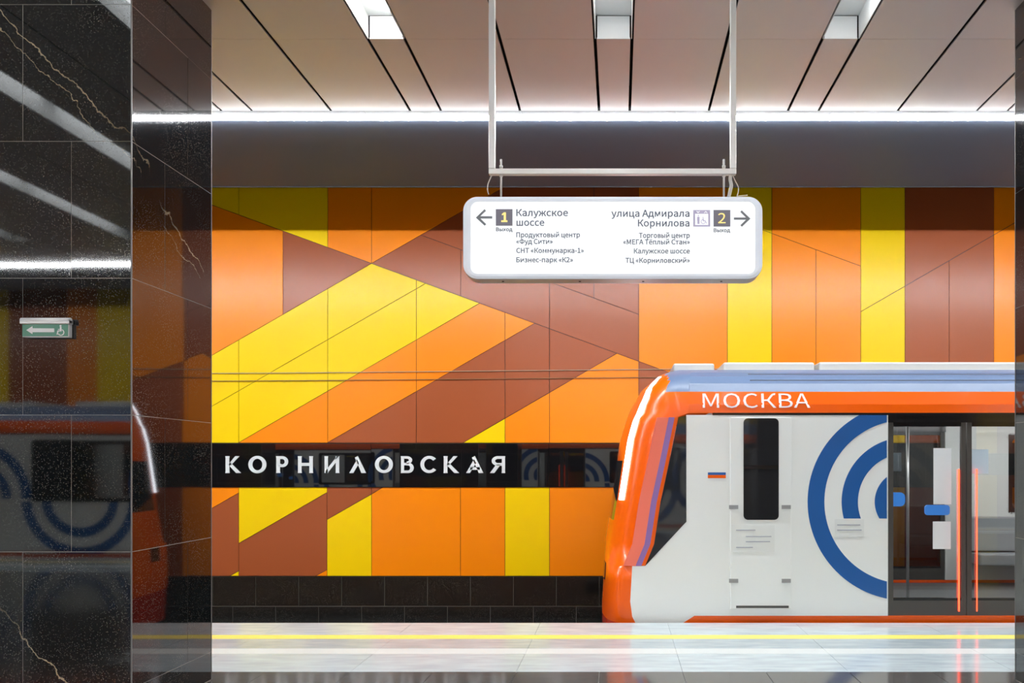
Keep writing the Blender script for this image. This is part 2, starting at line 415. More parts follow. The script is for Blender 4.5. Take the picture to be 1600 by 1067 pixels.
# ------------------------------------------------------------------ track walls: enamel panels in three colours
SW = FPX / WALL
T, BM_ = 293.0, 692.0
LA = (.3665, -1, .3665 * 580.5 - 411.5)      # a*x + b*y = c, the falling joint A
LA2 = (.3645, -1, .3645 * 720 - 390)
LA3 = (.368, -1, .368 * 1206 - 364.5)
LB2 = (-.5744, -1, -.5744 * 333 - 633.5)
LB6 = (-.577, -1, -.577 * 1344 - 487.5)
def V(x): return (1, 0, x)
REG = [   # colour, outline in picture points on the wall plane, joints (line, optional region it applies to: 'below'/'above' line)
 ('yellow', [(303.5, T), (512, T), (512, 386.4), (303.5, 310)], [V(373)]),
 ('orange', [(303.5, 310), (442, 360.7), (442, 491.3), (303.5, 571)], []),
 ('brown', [(442, 360.7), (580.5, 411.5), (442, 491.3)], []),
 ('orange', [(512, T), (786.5, T), (580.5, 411.5), (512, 386.4)], [V(580.5)]),
 ('brown', [(786.5, T), (998, T), (998, 491.3), (657.5, 367.2)], [V(928)]),
 ('brown', [(657.5, 367.2), (998, 491.3), (998, 564.5), (580.5, 411.5)], [V(720), V(858.5)]),
 ('yellow', [(580.5, 411.5), (749.8, 473.6), (372, 692), (303.5, 692), (303.5, 571)], [LB2, V(373), V(512), V(650.5)]),
 ('orange', [(749.8, 473.6), (835.5, 505), (511, 692), (372, 692)], [V(512), V(650.5), V(789)]),
 ('brown', [(835.5, 505), (964, 552), (723, 692), (511, 692)], [V(650.5), V(789), V(858.5)]),
 ('yellow', [(789, 653.8), (789, 692), (723, 692)], []),
 ('orange', [(964, 552), (998, 564.5), (998, 692), (789, 692), (789, 653.8)], [V(858.5)]),
 ('brown', [(998, 564.5), (1136.5, 615.3), (1136.5, 692), (998, 692)], []),
 ('orange', [(998, T), (1136.5, T), (1136.5, 615.3), (998, 564.5)], []),
 ('yellow', [(1136.5, T), (1206, T), (1206, BM_), (1136.5, BM_)], [LA3]),
 ('orange', [(1206, T), (1345, T), (1345, 415.7), (1206, 364.5)], []),
 ('orange', [(1206, 364.5), (1345, 415.7), (1345, BM_), (1206, BM_)], [V(1275)]),
 ('yellow', [(1345, T), (1414, T), (1414, BM_), (1345, BM_)], [LB6]),
 ('brown', [(1414, T), (1553, T), (1553, 366.9), (1414, 447.1)], []),
 ('brown', [(1414, 447.1), (1553, 366.9), (1553, BM_), (1414, BM_)], [V(1483)]),
 ('orange', [(1553, T), (1622, T), (1622, BM_), (1553, BM_)], [LB6]),
 # below the name board
 ('orange', [(303.5, 761), (373, 761), (373, 770), (303.5, 810)], []),
 ('brown', [(303.5, 810), (373, 770), (373, 892), (359, 900), (303.5, 900)], []),
 ('yellow', [(373, 892), (373, 900), (359, 900)], []),
 ('yellow', [(373, 761), (511, 761), (511, 769.4), (373, 849)], []),
 ('brown', [(373, 849), (511, 769.4), (511, 890), (493, 900), (373, 900)], []),
 ('orange', [(511, 890), (511, 900), (493, 900)], []),
 ('brown', [(511, 761), (598.5, 761), (580.5, 772), (511, 811.7)], [V(580.5)]),
 ('yellow', [(511, 811.7), (580.5, 772), (580.5, 900), (511, 900)], []),
 ('orange', [(598.5, 761), (789, 761), (789, 900), (580.5, 900), (580.5, 772)], [V(719.5)]),
 ('yellow', [(789, 761), (858.5, 761), (858.5, 900), (789, 900)], []),
 ('orange', [(858.5, 761), (998, 761), (998, 900), (858.5, 900)], []),
 ('brown', [(998, 761), (1136.5, 761), (1136.5, 900), (998, 900)], [V(1067)]),
 ('yellow', [(1136.5, 761), (1206, 761), (1206, 900), (1136.5, 900)], []),
 ('orange', [(1206, 761), (1345, 761), (1345, 900), (1206, 900)], [V(1275)]),
 ('yellow', [(1345, 761), (1414, 761), (1414, 900), (1345, 900)], []),
 ('brown', [(1414, 761), (1553, 761), (1553, 900), (1414, 900)], [V(1483)]),
 ('orange', [(1553, 761), (1622, 761), (1622, 900), (1553, 900)], []),
]
def columns(x, step, cols):
    x_end = VPX + (XB if step > 0 else XA) * SW
    k = 0
    while (x < x_end) if step > 0 else (x > x_end):
        c, n = cols[k % len(cols)]; k += 1
        x2 = x + step * 69.4 * n
        for a, b in ((T, BM_), (761, 900)):
            REG.append((c, [(min(x, x2), a), (max(x, x2), a), (max(x, x2), b), (min(x, x2), b)], [V((x + x2) / 2)] if n == 2 else []))
        x = x2
columns(1622, 1, [('yellow', 1), ('orange', 2), ('brown', 2), ('orange', 1), ('yellow', 2), ('brown', 1)])
columns(303.5, -1, [('brown', 2), ('yellow', 1), ('orange', 2), ('brown', 1), ('yellow', 2), ('orange', 1)])

def track_wall(name, place, label):
    """place(x, depth, z): depth grows into the wall"""
    mb = MB()
    def P(x, d, z): return place(x, d, z)
    def addpoly(c, poly):
        q = inset(poly, .42)
        if len(q) < 3: return
        pts = [((x - VPX) / SW, EYE + (VPY - y) / SW) for x, y in q]
        n = len(pts)
        mb.add([P(x, 0, z) for x, z in pts] + [P(x, .012, z) for x, z in pts],
               [tuple(range(n))] + [(a, n + a, n + (a + 1) % n, (a + 1) % n) for a in range(n)], c)
    for c, poly, seams in REG:
        parts = [poly]
        for a, b, cc in seams:
            nxt = []
            for p in parts:
                for q in (clip(p, a, b, cc), clip(p, -a, -b, -cc)):
                    if len(q) >= 3 and abs(area(q)) > 2: nxt.append(q)
            parts = nxt
        for p in parts: addpoly(c, p)
    z0, z1 = EYE + (VPY - 905) / SW, EYE + (VPY - 292) / SW
    vs = [P(x, d, z) for d in (.012, .3) for z in (-1.3, 5.9) for x in (XA, XB)]
    mb.add(vs, [(0, 1, 3, 2), (4, 6, 7, 5), (0, 2, 6, 4), (1, 5, 7, 3), (2, 3, 7, 6), (0, 4, 5, 1)], 'seam')
    return struct(mb.build(name), label)
track_wall('wall_far', lambda x, d, z: (x, WALL + d, z), 'track wall of yellow, orange and brown enamel panels')
track_wall('wall_near', lambda x, d, z: (x, NEAR_WALL - d, z), 'track wall of coloured panels behind the camera')

# black stone plinth under the panels
def plinth(name, place, label):
    mb = MB()
    tw = 67.0
    for k, (ya, yb, x0) in enumerate(((901, 946, 400.4), (947.5, 985, 435 - 3.5))):
        x = x0 - tw * 40
        while x < VPX + XB * SW:
            a, b = max((x + .5 - VPX) / SW, XA), min((x + tw - .5 - VPX) / SW, XB)
            if b > a + .05:
                za, zb = EYE + (VPY - ya) / SW, EYE + (VPY - yb) / SW
                j = R.uniform(-.0012, .0012)
                v = [place(a, -.02 + j, zb), place(b, -.02 - j, zb), place(b, -.02 - j, za), place(a, -.02 + j, za),
                     place(a, 0, zb), place(b, 0, zb), place(b, 0, za), place(a, 0, za)]
                mb.add(v, [(0, 1, 2, 3), (0, 4, 5, 1), (1, 5, 6, 2), (2, 6, 7, 3), (3, 7, 4, 0)], 'plinth')
            x += tw
    zt, zb = EYE + (VPY - 901) / SW, -1.25
    mb.add([place(x, d, z) for d in (-.012, .011) for z in (zb, zt) for x in (XA, XB)],
           [(0, 1, 3, 2), (4, 6, 7, 5), (0, 2, 6, 4), (1, 5, 7, 3), (2, 3, 7, 6), (0, 4, 5, 1)], 'grout_dark')
    return struct(mb.build(name), label)
plinth('baseboard_far', lambda x, d, z: (x, WALL + d, z), 'black stone tile plinth under the far panels')
plinth('baseboard_near', lambda x, d, z: (x, NEAR_WALL - d, z), 'black stone tile plinth behind the camera')

# ------------------------------------------------------------------ floor
B1 = EYE * FPX / (1049.5 - VPY)          # grey granite ends, pale band starts
STRIPS = [(B1, EYE * FPX / (1021.5 - VPY), 'floor_light'), (EYE * FPX / (1021.5 - VPY), EYE * FPX / (1013 - VPY), 'floor_pale'),
          (EYE * FPX / (1013 - VPY), EYE * FPX / (998 - VPY), 'floor_mid'), (EYE * FPX / (998 - VPY), EYE * FPX / (992 - VPY), 'yellow_line'),
          (EYE * FPX / (992 - VPY), EDGE, 'floor_light')]
M['floor_pale'] = mat('floor_tactile_strip', (.58, .61, .60), .35)
mb = MB()
mb.box(XA, XB, NEAR_EDGE + .02, EDGE - .02, -1.2, -.012, 'floor_seam')
TP = 0.6385; TX = 1.766; G = .0022
def tiles(y0, y1, m, tl):
    n0 = int((XA - TX) / tl) - 1
    for k in range(n0, n0 + int((XB - XA) / tl) + 3):
        a, b = max(TX + k * tl, XA), min(TX + (k + 1) * tl, XB)
        if b - a < .05: continue
        g = G * (.6 if m != 'floor_dark' else 1)
        mb.box(a + g, b - g, y0 + g, y1 - g, -.03, 0, m)
y = B1
while y > mir(B1) + .01:
    y2 = max(y - TP, mir(B1)); tiles(y2, y, 'floor_dark', TP); y = y2
for a, b, m in STRIPS:
    tiles(a, b, m, TP * 2 if m != 'yellow_line' else 50)
    tiles(mir(b), mir(a), m, TP * 2 if m != 'yellow_line' else 50)
struct(mb.build('floor'), 'platform floor of dark and pale polished granite with yellow edge lines')
mb = MB()
for s in (0, 1):
    f = (lambda y: mir(y)) if s else (lambda y: y)
    a, b = sorted((f(EDGE - .02), f(WALL + .01)))
    mb.box(XA, XB, a, b, -1.45, -1.2, 'concrete')
struct(mb.build('floor_trackbed'), 'concrete track beds below the platform')
mb = MB()
for yc in (EDGE + .08 + 1.35, mir(EDGE + .08 + 1.35)):
    for d in (-.79, .79):
        mb.box(XA, XB, yc + d - .07, yc + d + .07, -1.2, -1.18, 'rail'); mb.box(XA, XB, yc + d - .012, yc + d + .012, -1.18, -1.10, 'rail'); mb.box(XA, XB, yc + d - .036, yc + d + .036, -1.10, -1.06, 'rail')
struct(mb.build('trim_rails'), 'running rails')

# ------------------------------------------------------------------ ceiling
KC = (CEIL - EYE) / 3.5
PER = 1.875 * KC; BX = -2.072 * KC; BW = .305 * KC; MG = 1.09 * KC
TY1 = (CEIL - EYE) * FPX / 663; TY0 = mir(TY1)
LEDY = (CEIL - EYE) * FPX / 551
mb = MB()
GR = .013
kmin, kmax = int((XA - BX) / PER) - 1, int((XB - BX) / PER) + 1
for k in range(kmin, kmax + 1):
    x = BX + k * PER
    segs = [(x + BW, x + MG), (x + MG, x + PER)]
    for a, b in segs:
        a, b = max(a, XA), min(b, XB)
        if b - a < .05: continue
        cuts = [mir(LEDY), TY0, MID - 1.6, MID + 1.6, TY1, LEDY]
        for c, d in zip(cuts[:-1], cuts[1:]):
            mb.box(a + GR, b - GR, c + .0015, d - .0015, CEIL, CEIL + .012, 'ceil')
    if x > XA and x + BW < XB:
        mb.box(x + GR, x + BW - GR, TY1, LEDY, CEIL, CEIL + .012, 'ceil')
        mb.box(x + GR, x + BW - GR, mir(LEDY), TY0, CEIL, CEIL + .012, 'ceil')
struct(mb.build('ceiling'), 'grey metal ceiling panels with dark slots')
mb = MB(); mb.box(XA, XB, mir(LEDY), LEDY, CEIL + .24, CEIL + .34, 'void')
struct(mb.build('ceiling_void'), 'dark slab above the ceiling panels')

SOF_Z = CEIL + .012; SOF_Y = (SOF_Z - EYE) * FPX / (VPY - 291.5)      # the soffit plate ends short of the wall
for nm, f in (('ceiling_far', lambda y: y), ('ceiling_near', mir)):
    mb = MB()
    ya, yb = sorted((f(LEDY + .228), f(SOF_Y))); mb.box(XA, XB, ya, yb, SOF_Z, SOF_Z + .05, 'soffit')
    yc = f(SOF_Y); mb.box(XA, XB, min(yc, f(SOF_Y + .012)), max(yc, f(SOF_Y + .012)), SOF_Z - .006, SOF_Z + .09, 'soffit_edge')
    struct(mb.build(nm), 'grey metal soffit plate over the track beside the line light')
    mb = MB()
    ya, yb = sorted((f(LEDY + .01), f(WALL + .3))); mb.box(XA, XB, ya, yb, 5.75, 5.9, 'void')
    ya, yb = sorted((f(LEDY + .01), f(LEDY + .20))); mb.box(XA, XB, ya, yb, CEIL + .05, 5.75, 'void')
    struct(mb.build('ceiling_void'), 'dark slab over the track')
for nm, x0, x1 in (('wall_left', XA - .2, XA), ('wall_right', XB, XB + .2)):
    mb = MB(); mb.box(x0, x1, NEAR_WALL - .3, WALL + .3, -1.45, 5.95, 'void'); struct(mb.build(nm), 'dark end of the hall, out of the picture')

# ------------------------------------------------------------------ recessed light troughs
ORD = {-2: 'second trough to the left of the leftmost ceiling trough in view', }
for k in range(kmin, kmax + 1):
    x = BX + k * PER
    if x < -14 or x + BW > 14: continue
    if k == 0: lab = 'ceiling light trough blown out by its lamp, left of the hanging sign'
    elif k == 1: lab = 'white ceiling light trough directly above the hanging sign'
    elif k == 2: lab = 'white ceiling light trough right of the hanging sign frame'
    else: lab = 'white ceiling light trough outside the picture'
    t = thing('recessed_light', lab, 'ceiling light', (x + BW / 2, MID, CEIL), 'recessed light troughs in the ceiling')
    h = CEIL + .194 * KC
    b = MB(); e = .006
    b.quad((x + e, TY0, h), (x + BW - e, TY0, h), (x + BW - e, TY1, h), (x + e, TY1, h), 'white_paint')
    b.box(x, x + e, TY0, TY1, CEIL + .002, h + .004, 'white_paint'); b.box(x + BW - e, x + BW, TY0, TY1, CEIL + .002, h + .004, 'white_paint')
    b.box(x + .018, x + BW - .018, TY1 - .004, TY1 + .004, CEIL + .001, h - .006, 'white_paint'); b.box(x + .018, x + BW - .018, TY0 - .004, TY0 + .004, CEIL + .001, h - .006, 'white_paint')
    b.box(x, x + BW, TY0, TY1, h + .002, h + .02, 'white_paint')
    b.build('trough', t)
    for ya, yb in ((-2.0, -.1), (.1, 2.1), (2.3, 4.3), (4.5, 6.3)):
        MB().box(x + .045, x + BW - .045, ya, yb, h - .03, h - .004, 'tube').build('lamp_panel', t)
    if k == 0:
        LMY = TY1 - .24
        d = MB(); d.tube([(x + BW / 2 + .06, LMY, h), (x + BW / 2 + .06, LMY, h - .035)], .085, 'white_paint', 24)
        o = d.build('lamp_housing', t)
        MB().tube([(x + BW / 2 + .06, LMY, h - .036), (x + BW / 2 + .06, LMY, h - .046)], .078, 'disc', 24).build('lamp_lens', o)

# ------------------------------------------------------------------ line lights along both platform edges
SEG = 243.2 * LEDY / FPX; S0 = (570 - VPX) * LEDY / FPX
names = {0: 'line light with its left end hidden behind the black pillar', 1: 'line light segment crossed by the left hanger upright',
         2: 'line light segment above the middle of the hanging sign', 3: 'line light segment crossed by the right hanger upright',
         4: 'line light segment ending nearest the right picture edge', 5: 'line light running behind the pillar at the right picture edge'}
proto = None
for side in (0, 1):
    for k in range(-16, 20):
        xa = S0 + (k - 1) * SEG
        if xa < XA or xa + SEG > XB: continue
        yc = LEDY + .170
        if proto is None:
            t = proto = thing('line_light', '', 'line light', (xa, yc, CEIL), '')
            b = MB(); b.box(xa + .001, xa + SEG - .001, yc - .053, yc + .053, CEIL + .015, CEIL + .06, 'grey_rim'); b.box(xa + .001, xa + SEG - .001, LEDY + .001, yc - .0535, CEIL + .001, CEIL + .03, 'flange'); b.build('housing', t)
            b = MB(); n = 8; ring = []
            for x in (xa + .004, xa + SEG - .004):
                ring += [(x, yc - .037 * cos(pi * i / n), CEIL + .014 - .034 * sin(pi * i / n)) for i in range(n + 1)]
            b.add(ring, [(i, i + 1, n + 2 + i, n + 1 + i) for i in range(n)] + [tuple(range(n + 1)), tuple(range(n + 1, 2 * n + 2))], 'led', True)
            b.build('diffuser', t)
        else:
            t = copy_tree(proto)
        t.location = (xa + SEG, mir(yc), CEIL) if side else (xa, yc, CEIL)
        t.rotation_euler = (0, 0, pi if side else 0)
        t['group'] = 'line lights along the near platform edge' if side else 'line lights along the far platform edge'
        t['label'] = 'glowing line light above the platform edge behind the camera' if side else names.get(k, 'glowing line light above the far platform edge, out of the picture')
# ------------------------------------------------------------------ black granite pillars
PW = 1.70; PY0, PY1 = 5.23, 6.26
PLX = -3.009; PRX = 2.927
ROWZ = [.208 + .8455 * k for k in range(-1, 6)]
def pillar(name, x0, x1, y0, y1, label, corner, group):
    """corner: the x of the side the vertical joints are counted from (x0 or x1)"""
    t = thing(name, label, 'pillar', ((x0 + x1) / 2, (y0 + y1) / 2, 0), group)
    core = MB(); core.box(x0 + .004, x1 - .004, y0 + .004, y1 - .004, 0.0, CEIL, 'grout'); core.build('joint_mortar', t)
    mb = MB(); g = .0016
    def face(P, L, offs, flip):
        """P(u, d, z); joints at offs[row parity] from the corner"""
        for r in range(len(ROWZ)):
            z0 = max(0.004, ROWZ[r]); z1 = min(CEIL, ROWZ[r + 1]) if r + 1 < len(ROWZ) else CEIL
            if z1 - z0 < .03: continue
            cuts = [0] + [o for o in offs[r % 2] if o < L - .04] + [L]
            for a, b in zip(cuts[:-1], cuts[1:]):
                ja, jb, jc = (R.uniform(-.0007, .0007) for _ in range(3))
                a0 = a + (g if a > 0 else .0); b0 = b - (g if b < L else .0)
                c = [P(a0, ja, z0 + g), P(b0, jb, z0 + g), P(b0, jb + jc, z1 - g), P(a0, ja + jc, z1 - g)]
                d = [P(a0, .0065, z0 + g), P(b0, .0065, z0 + g), P(b0, .0065, z1 - g), P(a0, .0065, z1 - g)]
                mb.add(c + d, [(0, 1, 2, 3), (0, 4, 5, 1), (1, 5, 6, 2), (2, 6, 7, 3), (3, 7, 4, 0)], 'granite')
    e = .0025
    front = [[.372, 1.044], [.672, 1.345]]
    side = [[.385], [.68]]
    if corner == x1:
        face(lambda u, d, z: (x1 - e - u, y0 + .002 + d, z), PW - 2 * e, front, 0)
        face(lambda u, d, z: (x1 - e - u, y1 - .002 - d, z), PW - 2 * e, front, 0)
    else:
        face(lambda u, d, z: (x0 + e + u, y0 + .002 + d, z), PW - 2 * e, front, 0)
        face(lambda u, d, z: (x0 + e + u, y1 - .002 - d, z), PW - 2 * e, front, 0)
    face(lambda u, d, z: (x1 - .002 - d, y0 + e + u, z), y1 - y0 - 2 * e, side, 0)
    face(lambda u, d, z: (x0 + .002 + d, y0 + e + u, z), y1 - y0 - 2 * e, side, 0)
    mb.build('stone_cladding', t)
    tr = MB()
    for cx, cy in ((x0, y0), (x1, y0), (x0, y1), (x1, y1)):
        sx = .007 if cx == x0 else -.007; sy = .007 if cy == y0 else -.007
        tr.box(min(cx, cx + sx), max(cx, cx + sx), min(cy, cy + sy), max(cy, cy + sy), 0.004, CEIL - .001, 'grout_edge')
    tr.build('corner_strip', t)
    return t
M['grout_edge'] = mat('corner_strip_grey', (.16, .16, .155), .45)
pillar('pillar', PLX - PW, PLX, PY0, PY1, 'black speckled granite pillar filling the left edge, carrying a green sign', PLX, 'granite pillars')
pillar('pillar', PRX, PRX + PW, PY0, PY1, 'black granite pillar cut by the right edge of the picture', PRX, 'granite pillars')
pitch = PRX - PLX + PW
pillar('pillar', PLX - PW - pitch, PLX - pitch, PY0, PY1, 'black granite pillar beyond the left edge of the picture', PLX - pitch, 'granite pillars')
pillar('pillar', PRX + pitch, PRX + PW + pitch, PY0, PY1, 'black granite pillar beyond the right edge of the picture', PRX + pitch, 'granite pillars')
for x in (PLX - PW - pitch, PLX - PW, PRX, PRX + pitch):
    pillar('pillar', x, x + PW, mir(PY1), mir(PY0), 'black granite pillar of the row behind the camera', x, 'granite pillars')

# ------------------------------------------------------------------ green wheelchair direction sign on the left pillar
sy = PY0 - .002
def q(x, y): return px(x, y, PY0 - .045)
t = thing('accessible_route_sign', 'small green left-arrow wheelchair sign on the black pillar', 'sign', (*[q(69, 512)[0]], PY0, q(69, 512)[1]))
x0, z1 = q(31.5, 498); x1, z0 = q(107, 526.8)
b = MB(); b.prism(rrect(x0 + .006, z0, x1 - .004, z1 - .02, .004), sy - .034, sy, 'sign_white'); bevel(b.build('sign_body', t), .003)
b = MB()
rr = .017; cz = z1 - .017 + .008
b.tube([(x0 - .002, sy - .028, cz), (x1 + .004, sy - .028, cz)], rr, 'sign_white', 20)
b.box(x0 - .002, x1 + .004, sy - .044, sy - .006, cz - .02, cz, 'sign_white')
b.box(x0 + .01, x1 - .01, sy - .012, sy, cz - .01, cz + .01, 'sign_white')
b.build('lamp_cover', t)
gx0, gz1 = q(33.8, 506.3); gx1, gz0 = q(105, 525)
b = MB(); b.prism([(gx0, gz0), (gx1, gz0), (gx1, gz1), (gx0, gz1)], sy - .037, sy - .033, 'sign_green'); b.build('green_panel', t)
A = lambda *p: [q(20 + a / 16, 480 + c / 16) for a, c in p]
b = MB(); b.prism(A((325, 568), (475, 470), (478, 520), (1022, 525), (1022, 620), (478, 620), (475, 668)), sy - .039, sy - .036, 'sign_white'); b.build('arrow', t)
b = MB()
def arc(cx, cy, r, th, a0, a1, n=18, K=A):
    out = [(cx + (r + th / 2) * cos(radians(a0 + (a1 - a0) * i / n)), cy + (r + th / 2) * sin(radians(a0 + (a1 - a0) * i / n))) for i in range(n + 1)]
    inn = [(cx + (r - th / 2) * cos(radians(a0 + (a1 - a0) * i / n)), cy + (r - th / 2) * sin(radians(a0 + (a1 - a0) * i / n))) for i in range(n + 1)]
    return K(*(out + inn[::-1]))
b.prism(arc(1180, 462, 12, 24, 0, 359), sy - .039, sy - .036, 'sign_white')
b.prism(A((1165, 490), (1205, 490), (1205, 600), (1130, 600), (1108, 680), (1085, 680), (1100, 590), (1112, 575), (1165, 575)), sy - .039, sy - .036, 'sign_white')
b.prism(A((1118, 540), (1170, 540), (1170, 558), (1118, 558)), sy - .039, sy - .036, 'sign_white')
b.prism(arc(1190, 625, 72, 22, -70, 150), sy - .039, sy - .036, 'sign_white')
b.build('wheelchair_symbol', t)

# ------------------------------------------------------------------ station name board
ny0, ny1 = 693.2, 760.6
def wp(x, y): return ((x - VPX) / SW, EYE + (VPY - y) / SW)
def name_board(label, far, text):
    f = (lambda y: y) if far else mir
    nb = thing('station_name_board', label, 'sign board', (wp(580.5, 727)[0] if far else 0, f(WALL), 1.6))
    step = 580.5 - 303.5
    k = -10
    while True:
        xa = 580.5 + k * step; xb = xa + step; k += 1
        X0, X1 = max(wp(xa + .3, 0)[0], XA), min(wp(xb - .3, 0)[0], XB)
        if X0 > XB: break
        if X1 - X0 < .1: continue
        b = MB(); j = R.uniform(-.0012, .0012); j2 = R.uniform(-.002, .002)
        za, zb = wp(0, ny1)[1], wp(0, ny0)[1]
        v = [(X0, f(WALL - .024 + j), za), (X1, f(WALL - .024 - j), za), (X1, f(WALL - .024 - j + j2), zb), (X0, f(WALL - .024 + j + j2), zb)]
        v += [(a, f(WALL + .008), c) for a, _, c in v]
        b.add(v, [(0, 1, 2, 3), (0, 4, 5, 1), (1, 5, 6, 2), (2, 6, 7, 3), (3, 7, 4, 0), (4, 7, 6, 5)], 'black_glass')
        b.build('glass_panel', nb)
    if not text: return nb
    s = 1600 / 230.0
    def ring(cx, cy, rx, ry, tx, ty, a0=0, a1=360, n=40):
        out = []; full = a1 - a0 >= 360
        for i in range(n):
            t0, t1 = radians(a0 + (a1 - a0) * i / n), radians(a0 + (a1 - a0) * (i + 1) / n)
            out.append([(cx + rx * cos(t0), cy + ry * sin(t0)), (cx + rx * cos(t1), cy + ry * sin(t1)),
                        (cx + (rx - tx) * cos(t1), cy + (ry - ty) * sin(t1)), (cx + (rx - tx) * cos(t0), cy + (ry - ty) * sin(t0))])
        return out
    def stem(a, b_): return [[(a, 88), (b_, 88), (b_ - 3, 104), (b_ - 3, 256), (b_, 271), (a, 271), (a + 3, 256), (a + 3, 104)]]
    KA = lambda o: stem(95 + o, 141 + o) + [[(136 + o, 168), (203 + o, 88), (248 + o, 88), (163 + o, 178), (136 + o, 196)], [(150 + o, 158), (265 + o, 271), (213 + o, 271), (136 + o, 190), (136 + o, 170)]]
    L = [
     (340, KA(0)),
     (340, ring(442, 179, 97, 94, 42, 31)),
     (340, stem(645, 690) + [[(684, 88), (712, 88), (712, 119), (684, 119)]] + ring(711, 148, 64, 60, 36, 31, -90, 130, 24)),
     (340, stem(880, 923) + stem(1003, 1046) + [[(918, 160), (1008, 160), (1008, 194), (918, 194)]]),
     (340, stem(1168, 1209) + stem(1290, 1331) + [[(1180, 271), (1203, 271), (1300, 145), (1300, 120), (1328, 88), (1306, 88), (1206, 216), (1190, 235)]]),
     (340, [[(1500, 103), (1530, 86), (1620, 271), (1570, 271)], [(1440, 271), (1482, 271), (1545, 165), (1523, 124)]]),
     (570, ring(214, 178, 97, 93, 42, 31)),
     (570, stem(397, 435) + [[(430, 88), (462, 88), (462, 116), (430, 116)], [(430, 159), (476, 159), (476, 187), (430, 187)], [(430, 243), (476, 243), (476, 271), (430, 271)]]
        + ring(462, 131, 58, 43, 34, 28, -90, 90, 20) + ring(476, 215, 61, 56, 38, 28, -90, 90, 20)),
     (570, ring(706, 178, 96, 93, 40, 31, 40, 318, 34)),
     (570, KA(765)),
     (570, [[(1168, 103), (1200, 86), (1292, 271), (1243, 271)], [(1106, 271), (1148, 271), (1212, 160), (1190, 122)], [(1150, 208), (1255, 208), (1255, 236), (1150, 236)]]),
     (570, stem(1490, 1530) + [[(1494, 88), (1450, 88), (1450, 118), (1494, 118)], [(1494, 162), (1450, 162), (1450, 192), (1494, 192)], [(1410, 271), (1364, 271), (1432, 178), (1480, 178)]]
        + ring(1450, 140, 67, 52, 36, 30, 90, 270, 24)),
    ]
    for ox, prims in L:
        b = MB()
        for pr in prims:
            P = [wp(ox + x / s, 700 + y / s) for x, y in pr]
            b.prism(P, f(WALL - .034), f(WALL - .0225), 'letter')
        b.build('letter', nb)
    return nb
name_board('long black glass band on the panel wall carrying the white station name', True, True)
name_board('long black glass band on the wall behind the camera', False, False)

M["thin_cable"] = mat("pale_thin_cable", (.45, .34, .22), .5)
M["thin_cable_dark"] = mat("dark_thin_cable", (.28, .14, .05), .5)
# two thin cables strung along the far wall
for (ya, yb, lab) in ((584, 577.5, 'upper of the two thin cables strung across the coloured panels'), (596, 590, 'lower of the two thin cables strung across the coloured panels')):
    b = MB(); P = []
    for i in range(0, 13):
        x = XA + .1 + (XB - XA - .2) * i / 12
        sl = (yb - ya) / 665.0
        P.append((x, WALL - .022, wp(0, ya + sl * (max(min(x * SW + VPX, 1700), 200) - 333))[1]))
    b.tube(P, .006, 'thin_cable' if ya < 590 else 'thin_cable_dark', 6)
    tag(b.build('wall_cable'), lab, 'cable')
M['ink_arrow'] = mat('grey_arrow', (.11, .12, .13), .5, emit=(.11, .12, .13), power=.55)
M['casing'] = mat('sign_casing', (.50, .48, .47), .38, metal=.5)
# ------------------------------------------------------------------ hanging direction sign
SY = 5.00; SD = .125
def sp(x, y): return px(x, y, SY)
sc_ = FPX / SY
hx, hz = sp(957, 268)
hg = thing('sign_hanger', 'white square-tube frame hanging from the ceiling above the lightbox sign', 'sign hanger', (hx, SY + SD / 2, CEIL))
hy0, hy1 = SY + SD / 2 - .02, SY + SD / 2 + .02
def hp(x, y): return px(x, y, hy0)
for a, c in ((763.5, 773), (1141.5, 1150.5)):
    b = MB(); (xa, _), (xb, zb) = hp(a, 0), hp(c, 263)
    b.box(xa, xb, hy0, hy1, zb, CEIL, 'frame'); b.box(xa - .03, xb + .03, hy0 - .03, hy1 + .03, CEIL - .008, CEIL - .0005, 'frame')
    bevel(b.build('upright', hg), .003)
b = MB(); (xa, za), (xb, zb) = hp(763.5, 271.5), hp(1150.5, 263); b.box(xa, xb, hy0, hy1, za, zb, 'frame'); bevel(b.build('crossbar', hg), .003)

sg = thing('direction_sign', 'lit white lightbox sign with exits 1 and 2, hung over the platform', 'sign', (sp(957, 0)[0], SY + SD / 2, sp(0, 435)[1]))
x0, z1 = sp(723.5, 307.5); x1, z0 = sp(1191.5, 436)
b = MB(); b.prism(rrect(x0, z0, x1, z1, .085, 10), SY + .004, SY + SD - .004, 'casing'); bevel(b.build('casing', sg), .006)
def rim(yf, yb, name):
    o = rrect(x0 + .002, z0 + .002, x1 - .002, z1 - .002, .083, 10)
    xi0, zi1 = sp(735.5, 315); xi1, zi0 = sp(1180, 428.5)
    i = rrect(xi0, zi0, xi1, zi1, .045, 10)
    n = len(o); b = MB()
    lip = yf - .012 if yf < SY + .05 else yf + .012
    mid = [(a[0] * .5 + c[0] * .5, a[1] * .5 + c[1] * .5) for a, c in zip(o, i)]
    v = [(p[0], yb, p[1]) for p in o] + [(p[0], (yf + lip) / 2, p[1]) for p in o] + [(p[0], lip, p[1]) for p in mid] + [(p[0], lip, p[1]) for p in i] + [(p[0], yb, p[1]) for p in i]
    fs = [(k * n + a, k * n + (a + 1) % n, (k + 1) * n + (a + 1) % n, (k + 1) * n + a) for k in range(4) for a in range(n)]
    b.add(v, fs, 'box_rim'); return b.build(name, sg)
rim(SY, SY + .006, 'face_rim'); rim(SY + SD, SY + SD - .006, 'face_rim')
xi0, zi1 = sp(733, 313); xi1, zi0 = sp(1182, 430.5)
